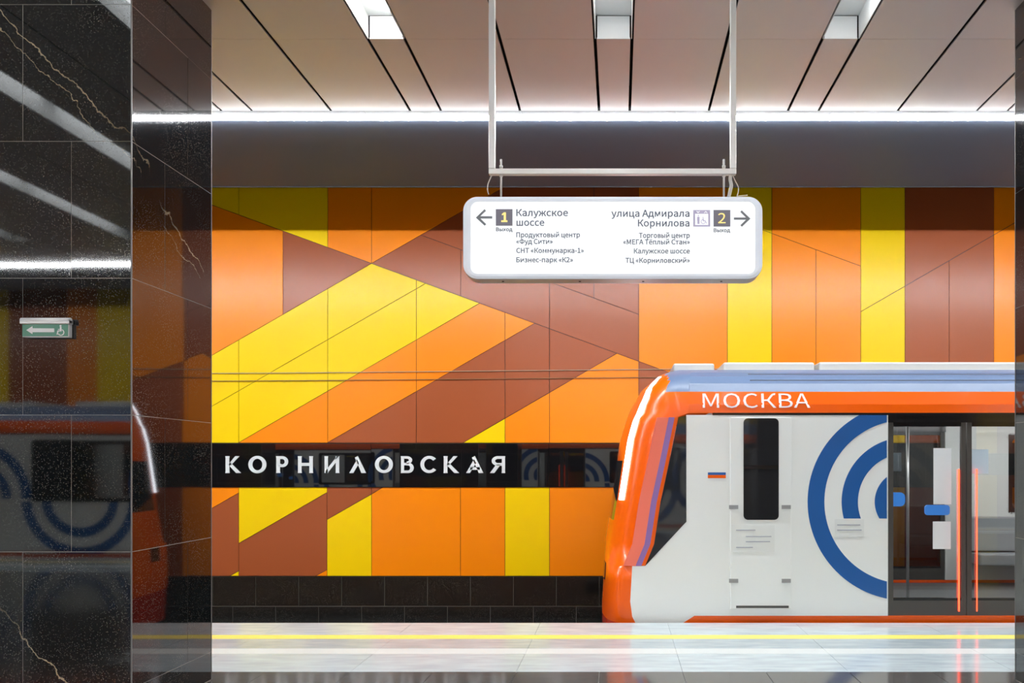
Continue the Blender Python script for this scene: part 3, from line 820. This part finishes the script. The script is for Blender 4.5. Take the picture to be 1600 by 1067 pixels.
for ya, yb in ((SY - .001, SY + .004), (SY + SD - .004, SY + SD + .001)):
    b = MB(); b.prism(rrect(xi0, zi0, xi1, zi1, .05, 10), ya, yb, 'lightbox'); o = b.build('lit_face', sg)
    if ya < SY: face = o
TY = SY - .0025
b = MB()
for x in (786, 906, 1005, 1127): 
    X, Z = px(x, 0, SY + .06)[0], z0
    b.tube([(X, SY + .06, Z - .003), (X, SY + .06, Z + .004)], .007, 'void', 12)
b.build('bottom_screws', sg)
def line(text, xa, xb, base, cap, name='lettering', m='ink', bold=.0007):
    X0, Z = sp(xa, base); X1 = sp(xb, 0)[0]
    return glyph_mesh(text, X1 - X0, cap / sc_, .0012, name, m, sg, X0, TY, Z, bold=bold)
line('Калужское', 807, 887.3, 337.6, 10.6); line('шоссе', 807.3, 850.3, 352.8, 10.6)
line('Продуктовый центр', 807, 906, 370.7, 7.6); line('«Фуд Сити»', 807, 863.3, 381.1, 7.6)
line('СНТ «Коммунарка-1»', 807, 912, 395.2, 7.6); line('Бизнес-парк «К2»', 807, 895, 409.7, 7.6)
line('улица Адмирала', 955.5, 1077, 338.6, 10.6); line('Корнилова', 997, 1077, 353.8, 10.6)
line('Торговый центр', 998.5, 1077.5, 371.6, 7.6); line('«МЕГА Тёплый Стан»', 974, 1077.5, 381.8, 7.6)
line('Калужское шоссе', 990.7, 1077.5, 396, 7.6); line('ТЦ «Корниловский»', 977.5, 1077.5, 410.6, 7.6)
line('Выход', 775.3, 800.5, 361.2, 5.6); line('Выход', 1115.3, 1140.5, 362.6, 5.6)
def flat(polys, m, name, d=0.0):
    b = MB()
    for p in polys: b.prism([sp(*a) for a in p], TY - .0006 - d, TY + .0008, m)
    return b.build(name, sg)
def rect(a, y0, c, y1): return [(a, y0), (c, y0), (c, y1), (a, y1)]
flat([rect(774.8, 327, 800.8, 352.8)], 'ink_box', 'exit_number_plate'); flat([rect(1114.8, 328.3, 1141, 354.2)], 'ink_box', 'exit_number_plate')
def numeral(text, xa, xb, base, cap):
    X0, Z = sp(xa, base); X1 = sp(xb, 0)[0]
    o = glyph_mesh(text, X1 - X0, cap / sc_, .0012, 'exit_number', 'ink_yellow', sg, X0, TY - .0012, Z, cap=770.0)
    return o
flat([[(784.3, 334.6), (787.6, 332), (790.6, 332), (790.6, 344.6), (793, 344.6), (793, 347.2), (783.3, 347.2), (783.3, 344.6), (787.3, 344.6), (787.3, 335.6), (784.3, 336.6)]], 'ink_yellow', 'exit_number', .0008)
numeral('2', 1122, 1133.6, 349, 15.6)
flat([[(743.6, 340.2), (757.2, 327), (759.4, 329.6), (750.4, 338), (769.2, 338), (769.2, 341.6), (750.8, 341.6), (759.8, 350.4), (757.4, 352.8)]], 'ink_arrow', 'arrow')
flat([[(1172.4, 341.8), (1158.9, 328.8), (1156.6, 331.3), (1165.6, 340), (1146.6, 340), (1146.6, 343.4), (1165.6, 343.4), (1156.8, 352), (1159.2, 354.4)]], 'ink_arrow', 'arrow')
e = lambda x, y: (940 + x / 6.154, 300 + y / 6.154)
fr = [rect(1083.2, 328.4, 1109.4, 334), rect(1083.2, 334, 1086, 354.2), rect(1106.6, 334, 1109.4, 354.2), rect(1086, 351.8, 1106.6, 354.2)]
man = [rect(1089.3, 339, 1093, 344.8), rect(1089.6, 344.8, 1092.8, 350), rect(1090.4, 336.3, 1092, 338)]
wc = [rect(1097.8, 339.1, 1099.2, 340.5), [(1098, 341), (1099.2, 341), (1099.6, 344.4), (1102.4, 344.8), (1104.2, 349), (1103.2, 349.5), (1101.6, 345.9), (1098.2, 345.6)]]
def arcp(cx, cy, r, th, a0, a1, n=14):
    o = [(cx + (r + th / 2) * cos(radians(a0 + (a1 - a0) * i / n)), cy + (r + th / 2) * sin(radians(a0 + (a1 - a0) * i / n))) for i in range(n + 1)]
    return o + [(cx + (r - th / 2) * cos(radians(a0 + (a1 - a0) * i / n)), cy + (r - th / 2) * sin(radians(a0 + (a1 - a0) * i / n))) for i in range(n + 1)][::-1]
wc.append(arcp(1098.6, 346.3, 3.2, .9, 20, 260))
flat(fr + man + wc, 'ink_lilac', 'lift_pictogram')
flat([[(1087.6, 330), (1089, 330), (1090.7, 331.8), (1092.3, 330), (1093.7, 330), (1090.7, 333.2)], [(1099.6, 333), (1101, 333), (1102.6, 331.4), (1104.2, 333), (1105.6, 333), (1102.6, 329.9)]], 'lightbox', 'lift_chevrons', .0008)
# rods, nuts, cables and pegs on top
yc = SY + SD / 2
for x in (783, 1131):
    X = px(x, 0, yc)[0]
    rz = px(0, 249, yc)[1]; hzz = px(0, 267.5, yc)[1]
    r_ = MB().tube([(X, yc, z1 - .004), (X, yc, rz)], .006, 'frame', 12).build('threaded_rod', sg)
    for zz in (hzz + .026, hzz - .026):
        MB().tube([(X, yc, zz - .007), (X, yc, zz + .007)], .0115, 'frame', 6).build('nut', r_)
def cable(pts, r, name, m='cable'):
    P = [(*[px(a, c, yc)[0]], yc + .0, px(a, c, yc)[1]) for a, c in pts]
    # smooth the path
    S = []
    for i in range(len(P) - 1):
        p0, p1, p2, p3 = P[max(i - 1, 0)], P[i], P[i + 1], P[min(i + 2, len(P) - 1)]
        for k in range(6):
            u = k / 6
            S.append(tuple(.5 * (2 * p1[j] + (p2[j] - p0[j]) * u + (2 * p0[j] - 5 * p1[j] + 4 * p2[j] - p3[j]) * u * u + (3 * p1[j] - p0[j] - 3 * p2[j] + p3[j]) * u ** 3) for j in range(3)))
    S.append(P[-1])
    return MB().tube(S, r, m, 8).build(name, sg)
cable([(769.5, 271), (766, 279), (762.4, 288), (761.8, 297), (763.5, 303.5)], .0032, 'thin_lead')
cable([(1142, 272), (1141, 280), (1142.6, 290), (1140.5, 300), (1138.6, 308)], .0105, 'power_cable')
cable([(1145, 274), (1149, 283), (1153.5, 292), (1153.6, 300), (1151.5, 306)], .0028, 'thin_lead')
cable([(1151, 307), (1158, 306), (1168, 305)], .0035, 'cable_tie', 'peg')
for x in (763.8, 832, 1082, 1151.3):
    X = px(x, 0, yc)[0]; MB().tube([(X, yc, z1 - .004), (X, yc, z1 + .018)], .0052, 'peg', 10).build('peg', sg)
OPP_X = -15.27
M['t_plate'] = mat('pale_plate', (.77, .79, .77), .3)
M['t_plate_line'] = mat('plate_marks', (.36, .38, .44), .4)
M['t_roofbox'] = mat('roof_unit_white', (.42, .42, .41), .45)
M['t_text'] = mat('train_letter_white', (.82, .78, .75), .35)
# ------------------------------------------------------------------ the orange and white train
TYN = EDGE + .08; TYC = TYN + 1.35
TS = FPX / TYN
def tp(x, y): return ((x - VPX) / TS, EYE + (VPY - y) / TS)
TLEN = 24.2
PROF = [(-.42, 1.35), (2.11, 1.35), (2.2, 1.345), (2.33, 1.31), (2.42, 1.25), (2.5, 1.15), (2.56, 1.0), (2.62, .7), (2.65, .3), (2.655, 0)]
def hw(z):
    for (za, wa), (zb, wb) in zip(PROF[:-1], PROF[1:]):
        if z <= zb: return wa + (wb - wa) * max(0, (z - za)) / (zb - za)
    return 0.0
def lerp(tab, z):
    if z <= tab[0][0]: return tab[0][1]
    for (za, a), (zb, b) in zip(tab[:-1], tab[1:]):
        if z <= zb: return a + (b - a) * (z - za) / (zb - za)
    return tab[-1][1]
XC = [(-.42, -.18), (0, -.195), (.78, -.15), (1.2, -.08), (1.85, .01), (2.15, .10), (2.4, .24), (2.56, .42), (2.62, .55), (2.655, .72)]      # nose on the centre line
XE = [(-.42, .20), (-.02, .17), (.05, .135), (.2, .115), (.555, .135), (.565, .268), (.78, .357), (1.2, .42), (1.63, .51), (2.07, .60), (2.11, .70), (2.4, .72), (2.655, .78)]
def nose(t, z, out=0.0):
    xc, xe, h = lerp(XC, z), lerp(XE, z), hw(z)
    g = (1 - abs(t) ** 3.2) ** (1 / 3.2)
    return (xe - (xe - xc) * g - out, TYC + t * (h + out * .6), z)

tr = thing('metro_train', 'orange, blue and white metro train passing along the far track', 'train', (0, TYC, -1.06))
def part(b, name, parent=tr, bev=0): 
    o = b.build(name, parent)
    if bev: bevel(o, bev)
    return o
Z = [-.42, -.2, -.02, .05, .2, .4, .555, .565, .78, 1.0, 1.2, 1.42, 1.63, 1.85, 2.0, 2.07, 2.11, 2.2, 2.28, 2.33, 2.4, 2.46, 2.5, 2.53, 2.56, 2.59, 2.62, 2.65]
TT = [sin(pi / 2 * i / 20) for i in range(-20, 21)]
b = MB(); n = len(TT)
vs = [nose(t, z) for z in Z for t in TT]
fa = []; 
for i in range(len(Z) - 1):
    for k in range(n - 1):
        zc, tc = (Z[i] + Z[i + 1]) / 2, (TT[k] + TT[k + 1]) / 2
        wind = abs(tc) < .72 and .92 < zc < 1.72
        m = 't_black' if wind else ('t_blue' if zc > 2.36 and (nose(tc, zc)[0] > .50) else ('t_red' if zc < -.02 else 't_orange'))
        fa.append((m, (i * n + k, i * n + k + 1, (i + 1) * n + k + 1, (i + 1) * n + k)))
for m in ('t_orange', 't_red', 't_blue'):
    b.add(vs, [f for mm, f in fa if mm == m], m, True)
def keep_used(b):
    used = sorted({i for f in b.f for i in f}); mp = {a: i for i, a in enumerate(used)}
    b.v = [b.v[i] for i in used]; b.f = [[mp[i] for i in f] for f in b.f]; return b
part(keep_used(b), 'cab_mask')
b = MB(); b.add(vs, [f for mm, f in fa if mm == 't_black'], 't_darkglass', True); part(keep_used(b), 'windscreen')
for s in (-1, 1):      # curved daytime running lights following the mask edge
    b = MB(); zz = [1.22 + (2.53 - 1.22) * i / 16 for i in range(17)]
    v = []
    for z in zz:
        k = 0.82 if z < 2.3 else .82 - (z - 2.3) * .25
        v += [nose(s * (k - .038), z, .012), nose(s * (k + .038), z, .012), nose(s * (k + .038), z, -.01), nose(s * (k - .038), z, -.01)]
    fs = []
    for i in range(16):
        for a in range(4): fs.append((i * 4 + a, i * 4 + (a + 1) % 4, i * 4 + 4 + (a + 1) % 4, i * 4 + 4 + a))
    b.add(v, fs, 't_drl', True); part(b, 'running_light')
    b = MB(); 
    for z in (.45,):
        P = [nose(s * .50, z - .09, .01), nose(s * .66, z - .09, .01), nose(s * .66, z + .09, .01), nose(s * .50, z + .09, .01)]
        Q = [nose(s * .50, z - .09, -.03), nose(s * .66, z - .09, -.03), nose(s * .66, z + .09, -.03), nose(s * .50, z + .09, -.03)]
        b.add(P + Q, [(0, 1, 2, 3), (4, 7, 6, 5), (0, 4, 5, 1), (1, 5, 6, 2), (2, 6, 7, 3), (3, 7, 4, 0)], 't_darkglass')
    part(b, 'headlight')
b = MB(); b.box(-.55, -.1, TYC - .12, TYC + .12, -.62, -.40, 't_dark'); part(b, 'coupler', tr, .02)

# side shell: polygons of (x, z) on the side plane, built for both sides
def side(b, poly, m, s, out=0.0, th=.05):
    y0 = TYC + s * (1.35 + out); y1 = TYC + s * (1.35 + out - th)
    b.prism(poly, y0, y1, m)
ZT = tp(0, 648)[1]
ZS = tp(0, 962)[1]; DB = tp(0, 938.5)[1]; DT = tp(0, 660)[1]
D0, DW = tp(1387.5, 0)[0], 1.60
DOORS = [D0 + 4.90 * k for k in range(5) if D0 + 4.90 * k + DW < TLEN - .6]
win = [tp(1060, 652), tp(1072, 649.5), tp(1072.5, 815), tp(1008, 884), tp(1022, 850), tp(1032, 785), tp(1046, 720)]
for s in (-1, 1):
    b = MB()
    # cab flank
    side(b, [tp(1072.5, 648.2), (D0, ZT), (D0, ZS), tp(1085, 962), tp(1066, 974), (.62, -.42), (.20, -.42), (.17, -.02), (.135, .05), (.115, .2), (.135, .56), (.268, .56), tp(1072.5, 815)], 't_white', s)
    part(b, 'cab_flank')
    edges = [D0] + [e for d in DOORS for e in (d, d + DW)][0:]
    spans = []
    for i, d in enumerate(DOORS):
        e = DOORS[i + 1] if i + 1 < len(DOORS) else TLEN
        spans.append((d + DW, e))
    for a, c in spans:
        wa, wb = a + .84, c - .62; b = MB()
        if wb - wa < .8 or c - a < 1.5: side(b, [(a, ZS), (c, ZS), (c, ZT), (a, ZT)], 't_white', s); part(b, 'side_panel'); continue
        w0, w1 = .95, 1.98
        for x0_, x1_, z0_, z1_ in ((a, wa, ZS, ZT), (wb, c, ZS, ZT), (wa, wb, ZS, w0), (wa, wb, w1, ZT)):
            side(b, [(x0_, z0_), (x1_, z0_), (x1_, z1_), (x0_, z1_)], 't_white', s)
        part(b, 'side_panel')
    for a, c in spans:
        wa, wb = a + .84, c - .62
        if wb - wa < .8 or c - a < 1.5: continue
        b = MB(); side(b, rrect(wa - .02, .93, wb + .02, 2.0, .06), 't_black', s, .004, .01)
        hole = rrect(wa + .05, 1.0, wb - .05, 1.93, .06)
        b = MB(); o = rrect(wa - .02, .93, wb + .02, 2.0, .06); n_ = len(o); ya, yb = TYC + s * 1.354, TYC + s * 1.30
        v = [(p[0], ya, p[1]) for p in o] + [(p[0], ya, p[1]) for p in hole] + [(p[0], yb, p[1]) for p in hole] + [(p[0], yb, p[1]) for p in o]
        b.add(v, [(k * n_ + i, k * n_ + (i + 1) % n_, ((k + 1) % 4) * n_ + (i + 1) % n_, ((k + 1) % 4) * n_ + i) for k in range(4) for i in range(n_)], 't_black')
        fr_ = part(b, 'side_window')
        b = MB(); y = TYC + s * 1.33; b.add([(p[0], y, p[1]) for p in hole], [tuple(range(n_))], 't_glass'); b.build('pane', fr_)
    # lower stripe and skirt, ending at the cab flank
    b = MB(); side(b, [tp(1085, 962), (TLEN, ZS), (TLEN, -.02), tp(1066, 974)], 't_orange', s); side(b, [tp(1066, 974), (TLEN, -.02), (TLEN, -.42), (.62, -.42)], 't_red', s); part(b, 'lower_stripe')
    # cab side window, running-light glow and reflection painted as strips along its front edge
    b = MB(); side(b, win, 't_darkglass', s, .003, .04); part(b, 'cab_side_window')
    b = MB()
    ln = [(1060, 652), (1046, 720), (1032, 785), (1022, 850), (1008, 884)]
    side(b, [tp(x - 34, y) for x, y in ln] + [tp(x - 15, y) for x, y in ln[::-1]], 't_coral_glow', s, .004, .06); part(b, 'painted_light_strip'); b = MB()
    side(b, [tp(x - 15, y) for x, y in ln] + [tp(x - 6, y) for x, y in ln[::-1]], 't_lilac_reflection', s, .004, .06); part(b, 'painted_light_strip')
    # cab door
    b = MB(); side(b, [tp(1141, 652), tp(1236, 652), tp(1236, 951), tp(1141, 951)], 't_white', s, .008, .02); dr = part(b, 'cab_door', tr, .004)
    b = MB(); x0_, z1_ = tp(1161.5, 653.5); x1_, z0_ = tp(1216.5, 812)
    side(b, rrect(x0_, z0_, x1_, z1_, .045), 't_darkglass', s, .012, .012); part(b, 'door_window', dr)
    b = MB(); 
    xa, za = tp(1162, 727); xb, zb = tp(1216, 733); side(b, [(xa, za), (xb, za), (xb, zb), (xa, zb)], 't_black', s, .016, .01); part(b, 'window_bar', dr)
    b = MB()
    for xx in (1146, 1228):
        for yy in (792, 907):
            xa, zb = tp(xx - 7, yy - 3); xb, za = tp(xx + 7, yy + 3); side(b, [(xa, za), (xb, za), (xb, zb), (xa, zb)], 't_grey', s, .022, .016)
    part(b, 'hinges', dr)
    b = MB(); xa, zb = tp(1150, 946); xb, za = tp(1232, 949.5); side(b, [(xa, za), (xb, za), (xb, zb), (xa, zb)], 't_dark', s, .014, .01); part(b, 'door_sill', dr)
    # notice plates and the small tricolour mark
    def plate(xa, ya, xb, yb, bars, name):
        b = MB(); (x0_, z1_), (x1_, z0_) = tp(xa, ya), tp(xb, yb); o_ = .011 if 1141 < xa < 1236 else .003
        side(b, [(x0_, z0_), (x1_, z0_), (x1_, z1_), (x0_, z1_)], 't_plate', s, o_, .008)
        for yy, a, c in bars:
            (p, q_), (r_, u_) = tp(a, yy - .7), tp(c, yy + .7); side(b, [(p, u_), (r_, u_), (r_, q_), (p, q_)], 't_plate_line', s, o_ + .002, .006)
        part(b, name)
    plate(1142.5, 820, 1210, 862, [(828, 1150, 1180), (838, 1165, 1205), (846, 1165, 1203), (855, 1150, 1176)], 'notice_plate')
    plate(1304, 811, 1350, 838, [(820, 1308, 1344), (828, 1308, 1346)], 'notice_plate')
    b = MB(); 
    for ya, yb, m in ((738, 742, 't_navy'), (742, 747, 't_orange')):
        (xa, zb), (xb, za) = tp(1106, ya), tp(1134, yb); side(b, [(xa, za), (xb, za), (xb, zb), (xa, zb)], m, s, .003, .008)
    part(b, 'striped_mark')
    # blue rings before each door, their mirror after it
    def rings(cx, cz, xa, xb, parts):
        for r0, r1, z_lo, z_hi in parts:
            b = MB()
            for i in range(120):
                t0, t1 = 2 * pi * i / 120, 2 * pi * (i + 1) / 120
                qd = [(cx + r0 * cos(t0), cz + r0 * sin(t0)), (cx + r1 * cos(t0), cz + r1 * sin(t0)), (cx + r1 * cos(t1), cz + r1 * sin(t1)), (cx + r0 * cos(t1), cz + r0 * sin(t1))]
                for a_, b_, c_ in ((1, 0, xb), (-1, 0, -xa), (0, 1, min(ZT - .001, z_hi)), (0, -1, -max(ZS, z_lo))):
                    if len(qd) >= 3: qd = clip(qd, a_, b_, c_)
                if len(qd) >= 3 and abs(area(qd)) > 1e-7: side(b, qd, 't_navy', s, .002, .006)
            if b.f: part(b, 'livery_ring')
    cx, cz = tp(1416, 784)
    zc_ = tp(0, 810)[1]
    P1 = [(.83, 1.0, -9, 9), (.49, .655, zc_, 9), (.14, .32, zc_, 9)]
    rings(cx, cz, 0, D0 - .012, P1)
    for i, d in enumerate(DOORS):
        a, c = spans[i]
        if c - a < 1.5: continue
        rings(a - .18, .98, a + .01, a + 1.2, [(.83, 1.0, .98, 9), (.49, .655, .98, 9), (.18, .34, .98, 9)])
        rings(a + 1.65, .98, a + .3, c - .01, [(.83, 1.0, -9, .93), (.49, .655, -9, .93)])
        if i + 1 < len(DOORS): rings(c + .18, cz, c - .95, c - .012, P1)
M_ = 0
# cornice and roof, one extrusion along the car
b = MB()
prof = [(z, w_) for z, w_ in PROF if z >= 2.11]
fine = []
for (za, wa), (zb, wb) in zip(prof[:-1], prof[1:]):
    fine += [(za, wa)]
fine += [prof[-1]]
for s in (-1, 1):
    for (za, wa), (zb, wb) in zip(fine[:-1], fine[1:]):
        m = 't_orange' if zb <= 2.34 else ('t_blue' if zb <= 2.63 else 't_roof')
        xa, xb = lerp(XE, za), lerp(XE, zb)
        b.add([(xa, TYC + s * wa, za), (TLEN, TYC + s * wa, za), (TLEN, TYC + s * wb, zb), (xb, TYC + s * wb, zb)], [(0, 1, 2, 3)], m, False)
b.add([(TLEN, TYC - w_, z) for z, w_ in fine] + [(TLEN, TYC + w_, z) for z, w_ in fine[::-1][1:]], [tuple(range(2 * len(fine) - 1))], 't_roof')
b.box(TLEN - .05, TLEN, TYC - 1.35, TYC + 1.35, -.42, 2.11, 't_grey')
part(b, 'roof_shell')
for s in (-1, 1):
    b = MB()
    for z in (2.53, 2.455):
        w_ = hw(z); b.tube([(1.35, TYC + s * (w_ - .002), z), (TLEN - .02, TYC + s * (w_ - .002), z)], .007, 't_dark', 6)
    part(b, 'roof_gutter')
    b = MB(); side(b, [(.95, ZT - .004), (TLEN - .01, ZT - .004), (TLEN - .01, 2.113), (.95, 2.113)], 't_black', s, .002, .05); part(b, 'drip_rail')
# roof boxes
for xa, xb, h in ((.60, 1.05, 2.70), (1.15, 2.15, 2.712), (2.2, 4.6, 2.715), (5.4, 7.9, 2.715), (10.0, 12.5, 2.715), (14.0, 16.4, 2.715), (18.0, 20.4, 2.715), (21.2, 23.6, 2.715)):
    b = MB(); b.box(xa, xb, TYC - .62, TYC + .62, 2.60, h, 't_roofbox'); part(b, 'roof_unit', tr, .02)
# doors
for s in (-1, 1):
    for d in DOORS:
        b = MB()
        side(b, [(d, DT), (d + DW, DT), (d + DW, ZT), (d, ZT)], 't_black', s, -.004, .07)
        dz0 = tp(0, 967)[1]
        part(b, 'door_header'); b = MB()
        side(b, [(d, dz0 - .02), (d + DW, dz0 - .02), (d + DW, dz0), (d, dz0)], 't_red', s, -.006, .07)
        dro = part(b, 'door_threshold')
        for a, c in ((d + .008, d + DW / 2 - .004), (d + DW / 2 + .004, d + DW - .008)):
            b = MB(); zb_ = tp(0, 967)[1]; fw = .045
            st = .05
            side(b, [(a, zb_), (c, zb_), (c, DB), (a, DB)], 't_dark', s, -.012, .035)
            side(b, [(a, DB), (a + st, DB), (a + st, DT), (a, DT)], 't_dark', s, -.012, .035)
            side(b, [(c - st, DB), (c, DB), (c, DT), (c - st, DT)], 't_dark', s, -.012, .035)
            side(b, [(a + st, DT - .04), (c - st, DT - .04), (c - st, DT), (a + st, DT)], 't_black', s, -.012, .035)
            side(b, [(a + st, DB), (c - st, DB), (c - st, DB + .025), (a + st, DB + .025)], 't_black', s, -.012, .035)
            lf = part(b, 'door_leaf')
            b = MB(); y = TYC + s * 1.322
            b.add([(a + st, y, DB + .025), (c - st, y, DB + .025), (c - st, y, DT - .04), (a + st, y, DT - .04)], [(0, 1, 2, 3)], 't_glass'); part(b, 'door_pane', lf)
        for xx in (d + DW / 2 - .085, d + DW / 2 + .10):
            z0_, z1_ = tp(0, 955)[1], tp(0, 733)[1]
            b = MB(); wd = .011 if xx < d + DW / 2 else .005; side(b, [(xx, z0_), (xx + wd, z0_), (xx + wd, z1_), (xx, z1_)], 't_redled', s, .004, .02); part(b, 'red_door_strip')
    # notices stuck on the first door
    for xa, ya, xb, yb, m in ((1460, 700, 1488, 788, 'paper'), (1519, 702, 1546, 740, 'paper_blue'), (1459, 815, 1487, 858, 'paper')):
        (x0_, z1_), (x1_, z0_) = tp(xa, ya), tp(xb, yb)
        b = MB(); side(b, [(x0_, z0_), (x1_, z0_), (x1_, z1_), (x0_, z1_)], m, s, -.024, .003); part(b, 'notice_sheet')
    b = MB()
    (x0_, z1_), (x1_, z0_) = tp(1389, 770), tp(1421, 792); b.prism(rrect(x0_, z0_, x1_, z1_, .05), TYC + s * 1.22, TYC + s * 1.19, 't_bluelamp')
    (x0_, z1_), (x1_, z0_) = tp(1453, 790), tp(1492, 806); b.prism(rrect(x0_, z0_, x1_, z1_, .03), TYC + s * 1.22, TYC + s * 1.19, 't_bluelamp')
    part(b, 'blue_screen')
# destination lettering on the orange band (white capitals)
Zb = tp(0, 637)[1]; za = tp(0, 614)[1]
lt = glyph_mesh('МОСКВА', tp(1266, 0)[0] - tp(1098, 0)[0], za - Zb, .002, 'route_lettering', 't_text', tr, 0, 0, 0)
for v in lt.data.vertices:      # lay the letters on the leaning band
    x, y, z = v.co; c = -(y + TYC); wz = z - 1.06 + Zb
    v.co = (x + tp(1098, 0)[0], -(hw(wz) + .004) - c, wz + 1.06)
# carriage interior
b = MB(); b.box(1.0, TLEN - .1, TYC - 1.28, TYC + 1.28, -.06, .02, 't_floor'); part(b, 'carriage_floor')
b = MB(); b.box(1.0, TLEN - .1, TYC - 1.24, TYC + 1.24, 2.12, 2.16, 't_int'); part(b, 'carriage_ceiling')
b = MB()
b.box(2.30, 2.36, TYC - 1.28, TYC + 1.28, .02, 2.12, 't_int'); part(b, 'cab_bulkhead')
for s in (-1, 1):
    b = MB(); y = TYC + s * .55; b.box(2.6, TLEN - .3, y - .06, y + .06, 2.09, 2.119, 't_ceiling_lamp'); part(b, 'carriage_lamp')
    for i, (a, c) in enumerate(spans):
        if c - a < 1.5: continue
        b = MB(); ya, yb = sorted((TYC + s * .80, TYC + s * 1.27)); yc_, yd_ = sorted((TYC + s * 1.17, TYC + s * 1.27))
        b.box(a + .25, c - .25, ya, yb, .30, .45, 'seat'); b.box(a + .25, c - .25, yc_, yd_, .45, .90, 'seat'); part(b, 'seat_bench', tr, .02)
        for xx in (a + .1, c - .1):
            b = MB(); b.tube([(xx, TYC + s * .85, .02), (xx, TYC + s * .85, 2.12)], .017, 'steel', 10); part(b, 'grab_pole')
for xx in (D0 + .66, D0 + 4.90 + .66):
    b = MB(); b.tube([(xx, TYC, .02), (xx, TYC, 2.12)], .017, 'steel', 10); part(b, 'grab_pole')
b = MB(); b.box(1.2, TLEN - .2, TYC - 1.1, TYC + 1.1, -.62, -.43, 't_dark')
for xc in (2.6, 4.5, TLEN - 4.5, TLEN - 2.6):
    for s in (-1, 1):
        b.tube([(xc, TYC + s * .72, -.63), (xc, TYC + s * .86, -.63)], .42, 't_dark', 24)
part(b, 'underframe')
# the same train stands at the platform behind the camera and is seen in the polished stone
ot = copy_tree(tr)
ot['label'] = 'metro train at the platform behind the camera, seen only reflected in black stone'
ot.location = (OPP_X, mir(TYC), -1.06)
